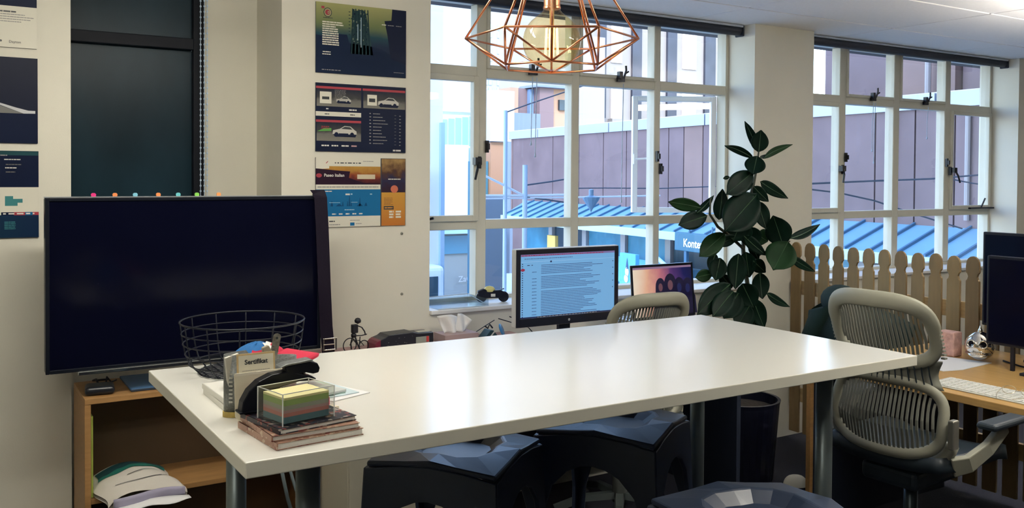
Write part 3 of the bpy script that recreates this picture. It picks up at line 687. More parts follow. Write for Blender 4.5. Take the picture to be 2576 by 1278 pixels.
def make_chair(name, label, loc, rz, dz):
    c = thing(name, label, 'chair', loc, rz, 'mesh-back office chairs')
    z0 = .44+dz
    def loop(cz, a, b, n, sa, sb, nm, M, N=48, wf=None):
        P = sup(cz, a, b, n, N); path = [(x, by_(x, z), z0+z) for x, z in P]
        ups = [(0, -1, 0)]*N
        el = lambda i: [((sa*(wf(P[i]) if wf else 1))*math.cos(2*PI*q/10), sb*math.sin(2*PI*q/10)) for q in range(10)]
        MB().sweep(path, el, closed=True, ups=ups).build(nm, M, c, smooth=True)
    loop(.478, .190, .112, 3.2, .024, .013, 'upper_back_frame', SHELL, wf=lambda p: 1.25 if p[1] > .5 else 1.0)
    loop(.178, .208, .128, 3.0, .020, .015, 'lower_back_frame', SHELL)
    for cz, a, b, n, ns in ((.478, .168, .088, 3.2, 23), (.178, .19, .11, 3.0, 24)):
        for k in range(ns):
            x = a*(-1+2*(k+.5)/ns)*.98; h = b*(1-abs(x/a)**n)**(1/n)
            path = [(x*(1+.02*math.sin(q)), by_(x, cz-h+2*h*q/6)+.004, z0+cz-h+2*h*q/6) for q in range(7)]
            MB().sweep(path, [(-.0046, -.0016), (.0046, -.0016), (.0046, .0016), (-.0046, .0016)], ups=[(0, -1, 0)]*7).build('slat', SLAT, c)
    b = MB(); b.grid(lambda s_, v: ((-.2+.4*s_)*(1-.10*math.sin(PI*v)), by_((-.2+.4*s_), .285+.10*v)-.004, z0+.285+.10*v), 15, 7); b.build('waist_web', SHELLD, c, smooth=True, solid=.010)
    for k in range(16):
        x = -.17+.34*k/15; MB().tube([(x, by_(x, .30)-.012, z0+.302), (x*.96, by_(x*.96, .335)-.012, z0+.335), (x*.95, by_(x*.95, .37)-.012, z0+.368)], .0026, 5).build('web_rib', CHB, c)
    for s_ in (-1, 1):
        b = MB(); 
        for k in range(8):
            z = .40+.013*k; b.cbox((s_*.2065, by_(.2, z)-.002, z0+z), (.014, .016, .006))
        b.build('edge_notches', SHELLD, c)
    P = [q for q in sup(.165, .232, .155, 2.8, 48) if q[1] < .12]; P.sort(key=lambda q: math.atan2(q[0], -(q[1]-.165)))
    MB().sweep([(x, by_(x, z)+.012-.0, z0+z) for x, z in P], [(.024*math.cos(2*PI*q/10), .02*math.sin(2*PI*q/10)) for q in range(10)], ups=[(0, -1, 0)]*len(P)).build('back_cradle', SHELL, c, smooth=True)
    for s_ in (-1, 1):
        b = MB(); b.sweep([(s_*.225, -.14, z0+.03), (s_*.262, -.10, z0+.045), (s_*.285, -.02, z0+.09), (s_*.29, .08, z0+.15)], lambda i: [(-.012, -.034+.004*i), (.012, -.034+.004*i), (.012, .034-.004*i), (-.012, .034-.004*i)], ups=(0, -.4, 1)); b.build('arm_support', CHRM if s_ < 0 else SHELL, c, bevel=.004)
        MB().box(s_*.29-.035, -.05, z0+.155, s_*.29+.035, .18, z0+.18).build('armrest', CHB, c, bevel=.012, seg=3)
        MB().box(s_*.246-.012, -.19, z0+.10, s_*.246+.012, -.155, z0+.20).build('arm_bracket', CHRM, c, bevel=.005)
    b = MB(); b.grid(lambda a, v: ((-.24+.48*a)*(1-.12*(2*v-1)**4), -.20+.46*v, z0+.02-.03*math.sin(PI*a)*math.sin(PI*v)-.05*max(0, v-.8)*3+.02*(abs(2*a-1))**3), 13, 13); b.build('seat', CHB, c, smooth=True, solid=.05)
    MB().box(-.11, -.16, z0-.09, .11, .14, z0-.02).build('tilt_mechanism', CHB, c, bevel=.02, seg=3)
    MB().tube([(0, -.01, .10), (0, -.01, z0-.08)], [.025, .025], 16).build('gas_column', mat('dark_steel', (.07, .09, .10), .35, metal=.7), c, smooth=True); MB().tube([(0, -.01, .09), (0, -.01, .26)], .034, 16).build('column_sleeve', mat('grey_sleeve', (.16, .17, .16), .4, metal=.5), c, smooth=True)
    for k in range(5):
        a = 2*PI*k/5+.3; e = (math.cos(a), math.sin(a))
        MB().sweep([(e[0]*.03, -.01+e[1]*.03, .12), (e[0]*.17, -.01+e[1]*.17, .115), (e[0]*.30, -.01+e[1]*.30, .075)], lambda i: [(-.022+.004*i, -.014), (.022-.004*i, -.014), (.016-.003*i, .014), (-.016+.003*i, .014)]).build('base_arm', mat('grey_base', (.10, .12, .12), .4, metal=.4), c)
        MB(T((e[0]*.30, -.01+e[1]*.30, .031), (PI/2, 0, a))).lathe([(.01, -.02), (.028, -.018), (.03, 0), (.028, .018), (.01, .02)], 12).build('caster', BLACK, c)
    return c
make_chair('office_chair', 'taupe mesh-back office chair at the right desk beside the table corner', (3.03, 2.06, 0), -PI/2+.06, .10)
make_chair('office_chair', 'taupe mesh-back office chair behind the table facing the big monitor', (2.585, 3.22, 0), -.05, .0)

# ------------------------------------------------------------------ faceted bar stools
STL = mat('dark_blue_moulded_plastic', (.028, .042, .080), .36, spec=.7, bump=.04, bscale=500)
def make_stool():
    c = thing('bar_stool', '', 'stool', (0, 0, 0), 0, 'faceted bar stools around the high table')
    b = MB(); H = .72
    N = 16; rim = []; out = []
    def corner(k): return abs(math.cos(2*(2*PI*k/N)+PI))   # 1 on the sides, 0 on corners
    dish = [(0, 0, H-.05)]
    for k in range(N):
        a = 2*PI*k/N; m_ = max(abs(math.cos(a)), abs(math.sin(a))); cr = abs(math.sin(2*a))
        r1 = .125*(1+.16*cr); rim.append((r1*math.cos(a), r1*math.sin(a), H-.004*cr))
        r2 = .205/m_*(.97-.03*cr**2); out.append((r2*math.cos(a), r2*math.sin(a), H-.003-.024*cr**2))
    low = [(x*1.0, y*1.0, z-.016) for x, y, z in out]
    mid = [(p[0]*.6, p[1]*.6, H-.042) for p in rim]
    vs = dish+mid+rim+out+low; fs = []
    for k in range(N):
        j = (k+1) % N
        fs.append((0, 1+k, 1+j)); 
        for q in range(3): fs.append((1+q*N+k, 1+(q+1)*N+k, 1+(q+1)*N+j, 1+q*N+j))
    fs.append([1+3*N+k for k in range(N)][::-1])
    b.add(vs, fs); b.build('seat', STL, c, bevel=.006, seg=2)
    zc, zm = H-.046, H-.022
    half = [(.0, zm), (.10, zm-.008), (.165, zm-.020), (.196, zc), (.226, 0), (.198, 0), (.172, .38), (.135, H-.205), (.085, H-.150), (.04, H-.128), (0, H-.122)]
    poly = half+[(-x, z) for x, z in half[::-1][1:-1]]
    for k in range(4):
        lm = MB(); n = len(poly); M4 = Matrix.Rotation(PI/2*k, 4, 'Z')
        vv = []
        for off in (0, -.014):
            for x, z in poly: vv.append(M4 @ Vector((x*(1 if off == 0 else .985), .198+.028*(1-z/H)+off, z)))
        lm.add(vv, [list(range(n)), list(range(n, 2*n))[::-1]]+[(i, (i+1) % n, n+(i+1) % n, n+i) for i in range(n)])
        lm.build('leg_panel', STL, c, bevel=.002, seg=1)
    b = MB(); r_ = .205
    b.tube([(r_, r_, .26), (-r_, r_, .26), (-r_, -r_, .26), (r_, -r_, .26)], .010, 8, closed=True, ups=(0, 0, 1)); b.build('footrest', STL, c)
    return c
s0 = make_stool()
sts = [((1.365, 2.50), -.90, 'dark faceted bar stool under the left half of the table, nearest the note cube'), ((1.985, 2.50), -1.0, 'dark faceted bar stool under the middle of the table'), ((1.755, 1.61), -.22, 'dark faceted bar stool in front of the table at the bottom edge')]
for i, ((x, y), rz, lb) in enumerate(sts):
    s_ = s0 if i == 0 else copy_tree(s0)
    s_.location = (x, y, 0); s_.rotation_euler = (0, 0, rz); s_['label'] = lb; s_.scale = (1.07, 1.07, 1)

# ================================================================== pendant lamp
COP = mat('copper_wire', (.72, .30, .16), .28, metal=1.)
lp = thing('pendant_lamp', 'copper wire cage pendant lamp with a glowing globe bulb over the table', 'lamp', (1.505, 2.2, 0), -(PI/2-.6)+PI/2-.0)
lp.rotation_euler = (0, 0, -.600)
RT, ZT, RL, ZL, ZA = .250, 1.945, .150, 1.862, 2.29
mid_ = [(RT*math.cos(PI*k/3), RT*math.sin(PI*k/3), ZT) for k in range(6)]
low_ = [(RL*math.cos(PI*k/3+PI/6), RL*math.sin(PI*k/3+PI/6), ZL) for k in range(6)]
top_ = [(.028*math.cos(PI*k/3), .028*math.sin(PI*k/3), ZA) for k in range(6)]
topb = [(.028*math.cos(PI*k/3+PI/6), .028*math.sin(PI*k/3+PI/6), ZA) for k in range(6)]
MB().tube(mid_, .0032, 8, closed=True, ups=(0, 0, 1)).build('middle_ring', COP, lp, smooth=True); MB().tube(low_, .0032, 8, closed=True, ups=(0, 0, 1)).build('lower_ring', COP, lp, smooth=True)
for k in range(6):
    MB().tube([mid_[k], top_[k]], .0032, 8).build('cage_rod', COP, lp, smooth=True); MB().tube([low_[k], topb[k]], .0032, 8).build('cage_rod', COP, lp, smooth=True)
    MB().tube([mid_[k], low_[k]], .0032, 8).build('cage_rod', COP, lp, smooth=True); MB().tube([mid_[k], low_[k-1]], .0032, 8).build('cage_rod', COP, lp, smooth=True)
MB().lathe([(.032, ZA-.012), (.034, ZA), (.034, ZA+.035), (.012, ZA+.05)], 24).build('cap', COP, lp, smooth=False)
MB().lathe([(.018, 2.028), (.0255, 2.03), (.0255, 2.036), (.024, 2.038), (.024, 2.22), (.012, 2.24), (.006, 2.30)], 24).build('socket', mat('copper_socket', (.62, .28, .15), .3, metal=1.), lp)
MB().tube([(0, 0, ZA+.04), (0, 0, 2.43)], .004, 8).build('cord', BLACK, lp)
MB().lathe([(.05, 2.405), (.052, 2.43)], 24).build('ceiling_rose', COP, lp)
AMB = glass_mat('amber_bulb_glass', (.94, .84, .60), .10, .02)
b = MB(); prof = [(0.001, -.084)]+[(.084*math.cos(a), .084*math.sin(a)) for a in [-PI/2+PI*q/20 for q in range(1, 17)]]+[(.030, .083), (.022, .095)]
b.lathe(prof, 32, (0, 0, 1.936)); b.build('bulb_glass', AMB, lp, smooth=True)
FIL = mat('glowing_filament', (1, .6, .2), .5, emit=(1, .52, .16), es=BULB*9)
b = MB()
for k in range(10):
    a = 2*PI*k/10; b.tube([(.020*math.cos(a), .020*math.sin(a), 1.895), (.017*math.cos(a+.1), .017*math.sin(a+.1), 1.975)], .0011, 5)
b.build('filament', FIL, lp)
MB().tube([(0, 0, 1.885), (0, 0, 2.03)], [.004, .007], 8).build('filament_stem', mat('clear_glass_stem', (.8, .7, .5), .2), lp)

# ================================================================== posters
WH = mat('print_white', (.72, .70, .64), .5); NAVY = mat('print_navy', (.006, .011, .035), .4, spec=.12); GRY = mat('print_grey', (.30, .29, .27), .5)
RED = mat('print_red', (.36, .03, .05), .5); CREAM = mat('print_cream', (.74, .71, .60), .5); BLU = mat('print_blue', (.010, .13, .30), .5, spec=.12); ORG = mat('print_orange', (.55, .24, .04), .5)
DGY = mat('print_dark_grey', (.05, .055, .06), .5, spec=.12); TEAL = mat('print_teal', (.03, .19, .20), .5); BOARD = mat('poster_board_edge', (.04, .045, .05), .5, spec=.12); YEL = mat('print_yellow', (.70, .62, .28), .5)
LBL = mat('print_pale_blue', (.45, .62, .72), .5); DBL = mat('print_deep_blue', (.006, .06, .16), .5, spec=.12); MGR = mat('print_mid_grey', (.14, .14, .14), .5, spec=.12); GRN = mat('print_green', (.08, .30, .05), .5)
PW = .42
def poster(x, z0, z1, label, w=PW):
    t = thing('poster', label, 'poster', (x, 3.76, z0), group='posters on the cream walls')
    MB().box(0, -.007, 0, w, -.0005, z1-z0).build('board', BOARD, t, bevel=.0008, seg=1)
    return t, Print(-.0071, .00018), z1-z0
# 1: drilling tower
t, p, h = poster(1.357, 1.980, 2.280, 'top poster beside the window: yellow-green sky with a dark drilling tower and white text')
p.rect(0, 0, PW, h, ramp_mat('tower_sky', [(0, (.004, .010, .035)), (.42, (.006, .018, .05)), (.55, (.012, .055, .075)), (.72, (.16, .20, .085)), (1, (.36, .36, .15))], noise=.10, nscale=9, hi=.30))
SIL = mat('print_tower_navy', (.012, .035, .045), .5, spec=.12)
p.poly([(.155, .09), (.262, .09), (.228, .268), (.215, .283), (.165, .275)], mat('print_tower_mid', (.02, .05, .055), .5, spec=.12), 1)
for k in range(6):
    x = .158+.017*k; p.poly([(x, .09), (x+.006, .09), (x+.004-.003*(k-2), .285), (x-.001-.003*(k-2), .285)], SIL, 3)
rr = random.Random(3)
for k in range(70): x, z = rr.uniform(.158, .235), rr.uniform(.13, .28); p.rect(x, z, x+rr.uniform(.003, .009), z+rr.uniform(.003, .008), rr.choice([SIL, mat('print_tower_lit', (.14, .18, .12), .5), NAVY]), 2)
for k in range(8): p.rect(.147, .17+.014*k, .155, .173+.014*k, SIL, 2)
p.poly([(.0, .0), (PW, 0), (PW, .06), (.30, .12), (.24, .13), (.15, .135), (.14, .17), (.10, .17), (.06, .155), (0, .16)], mat('print_smoke', (.007, .016, .045), .5, spec=.12), 1)
p.poly([(.345, .08), (PW, .06), (PW, h), (.352, h), (.348, .25), (.315, .245), (.33, .18)], NAVY, 2)
p.rect(.203, .12, .206, .25, LBL, 4); p.rect(.188, .15, .191, .22, LBL, 4)
p.ell(.052, .258, .0185, .02, NAVY, 4).ell(.052, .258, .016, .0175, mat('print_sky_yellow', (.34, .33, .17), .5), 5).ell(.052, .258, .0115, .0115, RED, 6).ell(.056, .258, .006, .006, mat('print_sky_yellow'), 7).rect(.050, .2565, .060, .2595, RED, 8).rect(.024, .273, .037, .283, RED, 5)
p.line(.032, .2335, .042, .003, DGY, 5, 1)
for k in range(13): p.line(.028, .2145-.0095*k, [.09, .095, .06, .07, .07, .073, .073, .073, .073, .075, .075, .0, .0][k], .0055, CREAM, 6, 10+k, .25)
p.line(.030, .088, .036, .004, CREAM, 6, 40); p.line(.028, .078, .038, .004, CREAM, 6, 41); p.line(.026, .012, .085, .0035, GRY, 6, 42, .9)
p.line(.302, .226, .022, .004, WH, 6, 43); p.line(.33, .226, .03, .003, GRY, 6, 44); p.line(.37, .226, .027, .003, GRY, 6, 45); p.line(.36, .02, .05, .0022, GRY, 6, 46)
p.build('print', t)
# 2: sports cars
t, p, h = poster(1.357, 1.645, 1.937, 'middle poster beside the window: dark car page with red bars and silver cars')
p.rect(0, 0, PW, h, NAVY)
for u0, u1, v0, v1, vb in ((.004, .206, .193, .268, .268), (.216, PW-.003, .193, .268, .268), (.004, .206, .045, .125, .125)):
    p.rect(u0, v0, u1, v1, ramp_mat('car_photo_%d' % int(u0*1000+v0*1000), [(0, (.20, .19, .16)), (.35, (.15, .145, .13)), (.5, (.05, .05, .05)), (1, (.008, .012, .03))], lo=v0, hi=v1, noise=.25, nscale=60), 1)
    p.rect(u0-.003, vb, u1, vb+.010, RED, 2)
def carp(u, v, s, fl=1):
    P = lambda a, b: (u+a*s*fl, v+b*s)
    p.poly([P(-1, .0), P(-.95, .3), P(-.4, .42), P(0, .66), P(.5, .62), P(.85, .34), P(1, .25), P(1, 0)][::fl], mat('print_silver', (.52, .50, .45), .4), 4)
    p.poly([P(-.3, .42), P(.02, .6), P(.45, .57), P(.66, .38)][::fl], DGY, 5); p.poly([P(-.95, .0), P(1, 0), P(.9, -.22), P(-.8, -.2)][::fl], NAVY, 5); p.rect(u-.5*s, v-.02*s, u+.3*s, v+.07*s, NAVY, 6)
    p.ell(u-.68*s, v-.03*s, .17*s, .19*s, NAVY, 6); p.ell(u+.62*s, v-.03*s, .17*s, .19*s, NAVY, 6)
carp(.125, .215, .034); carp(.335, .21, .05); carp(.13, .075, .055)
p.rect(.018, .205, .07, .255, CREAM, 3).rect(.028, .222, .06, .234, DGY, 4); p.rect(.235, .205, .28, .252, CREAM, 3).rect(.243, .220, .272, .236, DGY, 4)
p.rect(0, .151, .206, .170, CREAM, 3).line(.04, .158, .02, .004, DGY, 4, 5); p.line(.155, .158, .022, .004, DGY, 4, 6); p.line(.15, .178, .035, .006, WH, 4, 7); p.line(.046, .180, .012, .005, WH, 4, 8)
p.poly([(.006, .085), (.07, .088), (.07, .10), (.045, .102)], GRN, 3)
for k in range(8): p.line(.085+.0*k, .262-.006*k, .05, .002, GRY, 4, 60+k, 1.2)
for k, v in enumerate((.098, .105)): p.line(.025, v, .035, .003, RED, 4, 80+k)
for k in range(4): p.line(.026+.045*k, .022, [.033, .03, .033, .025][k], .006, [WH, WH, WH, mat('print_pale_red', (.5, .3, .3))][k], 4, 90+k)
for k in range(10):
    v = .168-.0145*k; p.line(.245, v, .008, .004, GRY, 4, 100+k); p.line(.262, v, rr.uniform(.03, .08), .0028, GRY, 4, 120+k); p.line(.365, v-.004, .008, .0025, MGR, 4, 140+k); p.line(.388, v-.006, .008, .003, GRY, 4, 160+k)
p.line(.358, .006, .04, .007, WH, 4, 180)
p.build('print', t)
# 3: city page with orange column
t, p, h = poster(1.358, 1.320, 1.619, 'bottom poster beside the window: blue skyline page beside an orange column')
p.rect(0, 0, .298, h, CREAM); p.rect(.298, 0, .303, h, DGY)
p.rect(0, .183, .298, .262, ramp_mat('sunset_city', [(0, (.035, .006, .012)), (.25, (.10, .015, .018)), (.45, (.24, .055, .02)), (.7, (.38, .18, .035)), (1, (.46, .27, .06))], lo=.18, hi=.27, noise=.55, nscale=32), 1)
p.poly([(0, .183), (.298, .183), (.298, .187), (.22, .19), (.15, .212), (.155, .24), (.09, .244), (0, .252)], mat('print_plum', (.022, .008, .022), .5, spec=.12), 2)
p.poly([(0, .262), (0, .252), (.03, .25), (.06, .252), (.06, .262)], CREAM, 2)
text('Paseo Italian', .0185, 'lettering', WH, t, (.036, -.009, .217), ext=.0002, bold=.0004)
p.rect(.188, .207, .272, .227, mat('print_straw', (.62, .54, .38), .5), 3); p.ell(.014, .222, .013, .009, RED, 3)
p.line(.085, .274, .12, .0045, DGY, 2, 200, 1.2); p.line(.215, .283, .05, .003, GRY, 2, 201); p.poly([(.044, .274), (.048, .274), (.056, .283), (.052, .283)], RED, 2)
p.line(.008, .170, .28, .005, GRY, 2, 202)
p.rect(0, .046, .298, .162, BLU, 1)
for x, w_, hh in ((.066, .012, .022), (.09, .03, .010), (.118, .008, .02), (.14, .007, .022), (.148, .009, .045), (.158, .006, .025), (.185, .03, .010), (.197, .007, .036), (.222, .014, .014)):
    p.poly([(x, .089), (x+w_, .089), (x+w_*.65, .089+hh), (x+w_*.4, .089+hh)], DBL, 2)
p.line(.035, .152, .037, .004, WH, 3, 203); p.rect(.134, .137, .154, .144, WH, 3).rect(.158, .139, .166, .144, LBL, 3); p.line(.248, .139, .01, .004, LBL, 3, 204); p.line(.06, .104, .05, .0018, LBL, 3, 205); p.line(.16, .105, .03, .0018, LBL, 3, 206); p.line(.13, .072, .045, .003, LBL, 3, 207)
for k in range(5): p.line(.073+.031*k, .053, .018, .0055, WH, 3, 210+k)
p.line(.06, .022, .026, .005, DGY, 2, 220); p.line(.06, .008, .05, .004, GRY, 2, 221); p.line(.155, .026, .045, .003, GRY, 2, 222); p.rect(.156, .004, .176, .018, BLU, 2); p.line(.182, .011, .028, .003, GRY, 2, 223)
p.rect(.303, .148, .418, h-.002, ramp_mat('canal_photo', [(0, (.03, .012, .025)), (.35, (.02, .02, .06)), (.6, (.08, .035, .02)), (1, (.34, .21, .08))], lo=.15, hi=.30, noise=.7, nscale=38), 1)
p.ell(.365, .163, .018, .017, mat('print_coral', (.55, .13, .07)), 2); p.line(.335, .205, .06, .004, CREAM, 2, 230)
p.rect(.303, 0, .418, .148, ramp_mat('orange_column', [(0, (.46, .155, .03)), (1, (.55, .29, .05))], hi=.15), 1)
for k in range(6): p.line(.315, .122-.006*k, rr.uniform(.03, .06), .0025, mat('print_brown', (.25, .11, .02)), 2, 240+k)
p.rect(.314, .072, .362, .087, DGY, 2); p.line(.318, .077, .04, .005, ORG, 3, 250)
for k in range(3): p.line(.34, .058-.012*k, .022, .008, CREAM, 2, 260+k); p.line(.372, .058-.012*k, .026, .008, CREAM, 2, 270+k)
p.build('print', t)
# left wall posters, cut by the picture edge
xl = .303-PW
t, p, h = poster(xl, 1.995, 2.29, 'top poster left of the dark window: white page under a navy band')
p.rect(0, 0, PW, h, CREAM); p.rect(0, .178-.03, PW, h, NAVY, 1)
for k in range(5): p.line(.12, .125-.0085*k, [.235, .262, .29, .28, .25][k], [.0055, .003, .003, .003, .003][k], [MGR, GRY, GRY, GRY, GRY][k], 1, 300+k)
text('Dayton', .013, 'lettering', MGR, t, (.330, -.009, .016), ext=.0002); p.ell(.305, .022, .004, .004, MGR, 1).ell(.288, .022, .003, .003, MGR, 1); p.line(.24, .02, .025, .006, MGR, 1, 310)
p.build('print', t)
t, p, h = poster(xl+.002, 1.652, 1.960, 'middle poster left of the dark window: night road photo above a navy band')
p.rect(0, 0, PW, h, NAVY)
p.rect(0, .107, PW, h-.002, ramp_mat('night_road', [(0, (.20, .19, .105)), (.28, (.16, .155, .06)), (.45, (.035, .05, .05)), (.7, (.006, .010, .028)), (1, (.005, .008, .025))], lo=.10, hi=.31, noise=.1, nscale=12, turn=(-.36, 0, .9)) if False else ramp_mat('night_road', [(0, (.20, .19, .105)), (.2, (.15, .145, .06)), (.42, (.03, .04, .045)), (.62, (.006, .010, .028)), (1, (.005, .008, .025))], lo=-.07, hi=.30, noise=.1, nscale=12, turn=(.35, 0, .95)), 1)
p.poly([(.0, .107), (.33, .107), (.21, .165), (.0, .20)], mat('print_road_olive', (.19, .18, .09), .5), 2); p.poly([(.30, .107), (.375, .107), (.255, .150)], mat('print_road_grey', (.16, .16, .15), .5), 3)
p.poly([(.375, .107), (.412, .108), (.412, .118), (.39, .118), (.35, .128), (.27, .152), (.262, .150)], mat('print_light_grey', (.52, .53, .55), .5), 4); p.ell(.272, .166, .010, .007, mat('print_light_grey'), 4)
text('Road', .020, 'lettering', WH, t, (.145, -.009, .078), ext=.0002, bold=.0004); p.line(.15, .066, .09, .0025, GRY, 2, 320); p.line(.15, .058, .14, .0025, MGR, 2, 321); p.line(.1, .02, .12, .0025, MGR, 2, 322)
p.build('print', t)
t, p, h = poster(xl+.004, 1.311, 1.624, 'bottom poster left of the dark window: navy web page with white cards and teal footer')
p.rect(0, 0, PW, h, NAVY); p.rect(0, h-.016, PW, h-.001, mat('print_dark_teal', (.015, .06, .07), .5, spec=.12), 1)
p.rect(0, .082, PW, .182, CREAM, 1); p.rect(0, 0, PW, .082, ramp_mat('teal_footer', [(0, (.008, .045, .075)), (1, (.006, .02, .06))], axis=0, hi=.42), 1)
for u0, v, l, M in ((.26, .295, .06, GRY), (.10, .282, .14, WH), (.31, .280, .052, WH), (.10, .267, .13, MGR), (.315, .262, .05, MGR), (.10, .250, .155, WH), (.313, .250, .036, WH), (.10, .236, .14, MGR), (.315, .235, .03, MGR), (.10, .212, .175, GRY), (.10, .202, .18, MGR)): p.line(u0, v, l, .0035, M, 2, int(v*1000+u0*100))
p.rect(.205, .128, .252, .168, DGY, 2).rect(.150, .128, .197, .168, MGR, 2); p.line(.208, .157, .04, .007, GRY, 3, 340); p.line(.207, .135, .042, .004, WH, 3, 341); p.line(.212, .115, .035, .004, YEL, 2, 342)
p.poly([(.312, .115), (.352, .115), (.352, .126), (.368, .126), (.368, .140), (.338, .140), (.338, .150), (.312, .150)], TEAL, 2)
p.rect(.30, .081, .34, .092, NAVY, 2).rect(.34, .081, .376, .092, RED, 2).rect(.376, .081, .40, .092, BLU, 2).rect(.40, .081, PW, .092, RED, 2); p.line(.306, .084, .1, .005, WH, 3, 343, 1.6)
for k in range(5): p.line(.20, .055-.006*k, .045, .003, TEAL, 2, 350+k); p.line(.31, .055-.006*k, .035, .003, TEAL, 2, 360+k)
p.build('print', t)
SCR = mat('grey_plug', (.28, .27, .22), .5)
for x, z, lb in ((1.763, 1.283, 'small grey wall plug below the posters, the upper one'), (1.765, 1.010, 'small grey wall plug low on the pillar, the lower one')):
    t = thing('wall_plug', lb, 'plug', (x, 3.76, z), group='wall plugs on the pillar')
    MB(T((0, 0, 0), (PI/2, 0, 0))).lathe([(.0065, 0), (.0065, .003), (.0045, .005)], 14).build('cap', SCR, t); MB().box(-.004, -.0062, -.0008, .004, -.0049, .0008).build('slot', DGY, t)

# ================================================================== things on the high table
TZ = 1.0005
# wire basket
BW = mat('black_basket_wire', (.006, .008, .016), .4, metal=.3)
wb_ = thing('wire_basket', 'round black wire basket on the far left corner of the table', 'basket', (.712, 2.545, TZ))
def rg(r, z, n=40): return [(r*math.cos(2*PI*k/n), r*math.sin(2*PI*k/n), z) for k in range(n)]
BR = [(.118, .004), (.142, .028), (.152, .056), (.158, .084), (.162, .112), (.166, .142)]
for i, (r, z) in enumerate(BR): MB().tube(rg(r, z), .0026 if i == 5 else .0017, 6, closed=True, ups=(0, 0, 1)).build('rim' if i == 5 else 'hoop', BW, wb_, smooth=True)
for k in range(12):
    a = 2*PI*k/12+.2; MB().tube([(r*math.cos(a), r*math.sin(a), z) for r, z in BR], .0019, 6).build('upright', BW, wb_, smooth=True)
for k in range(-5, 6):
    d = k*.021; L_ = math.sqrt(max(.118**2-d*d, 0)); MB().tube([(-L_, d, .004), (L_, d, .004)], .0022, 5).build('base_wire', BW, wb_); MB().tube([(d, -L_, .006), (d, L_, .006)], .0022, 5).build('base_wire', BW, wb_)
# white booklets
PAPW = mat('booklet_white', (.70, .68, .62), .5); PAGE = mat('page_edges', (.62, .60, .55), .7, var=.15, scale=300, stretch=(1, 1, 20))
for i, (dx, dy, rz, lb) in enumerate(((0, 0, .0, 'lower white booklet of the pair in front of the wire basket'), (.004, .003, .03, 'upper white booklet with black lettering in front of the wire basket'))):
    t = thing('booklet', lb, 'booklet', (.556+dx, 2.125+dy, TZ+.0125*i), rz, 'white booklets')
    MB().box(.001, .001, .0015, .148, .209, .0105).build('pages', PAGE, t); MB().box(0, 0, 0, .15, .21, .0015).build('cover', PAPW, t); MB().box(0, 0, .0105, .15, .21, .012).build('cover', PAPW, t); MB().box(-.001, 0, 0, .001, .21, .012).build('spine', PAPW, t)
    if i: 
        for k in range(4): text(['MOTION', 'LINE', 'STUDIO', 'INDEX'][k], .020, 'lettering', DGY, t, (.045+.012*k, .155-.024*k, .0122), rot=(0, 0, 0), ext=.0002, bold=.0006)
# pen holder with perforated metal and cork foot
ph = thing('pen_holder', 'oval perforated grey metal pen holder with a cork base', 'pen holder', (.625, 2.088, TZ), 0)
PER = mat('perforated_grey_metal', (.17, .18, .175), .45, metal=.5, var=.3, scale=260)
n_ = 40; b = MB(); prof = [(1.0, .012), (1.0, .135)]
b.grid(lambda a, v: (.083*math.cos(2*PI*a), .030*math.sin(2*PI*a), .012+v*(.112+.016*(math.cos(2*PI*a) < -.2)*1.0)), n_, 2, wrap=True); b.build('cup_wall', PER, ph, smooth=True, solid=.002)
MB().lathe([(0, 0), (.086, 0), (.086, .012), (0, .012)], 36, sx=1, sy=.40).build('cork_base', mat('cork', (.40, .29, .08), .7, var=.2, scale=90), ph)
hs = MB()
for r_ in range(9):
    for c in range(2):
        a = PI*1.16+c*.07; z = .035+r_*.009; hs.cbox((.0845*math.cos(a), .0315*math.sin(a), z), (.004, .003, .004))
hs.build('hole_pattern', mat('hole_light', (.55, .55, .5), .6), ph)
sc = tag(MB(T((.640, 2.083, TZ+.014), (.0, .0, .05))).box(-.012, -.006, 0, .012, .006, .122).prism([(-.012, .12), (.012, .12), (.0, .140), (-.014, .135)], -.006, .006, 1).build('putty_knife', mat('worn_tan_wood', (.34, .30, .22), .6), bevel=.002), 'flat tan wooden stick standing in the pen holder behind the card', 'stick')
ru = thing('steel_ruler', 'worn steel ruler with a round hole leaning in the pen holder', 'ruler', (.636, 2.100, TZ+.014), rot=(0, .20, 0))
P = [(-.009, 0), (.009, 0), (.009, .158)]+[(.009*math.cos(PI*k/6), .158+.007*math.sin(PI*k/6)) for k in range(1, 6)]+[(-.009, .158)]
MB().prism(P, -.0006, .0006, 1).build('blade', mat('worn_steel', (.36, .34, .28), .4, metal=.7, var=.35, scale=80), ru); MB(T((0, -.0007, .154), (PI/2, 0, 0))).lathe([(.003, 0), (.003, .0004)], 12).build('hole', DGY, ru)
rs_ = random.Random(5); b = MB()
for k in range(12): b.box(-.0085, -.0012, .04+.0085*k, -.0085+(.006 if k % 5 else .011), -.0007, .0408+.0085*k)
b.build('graduations', DGY, ru)
tag(MB(T((.572, 2.092, TZ+.014), (.1, -.18, .3))).box(-.017, -.003, 0, .017, .003, .128).build('folded_card', mat('card_off_white', (.66, .64, .56), .6)), 'white folded card standing at the left end of the pen holder', 'card')
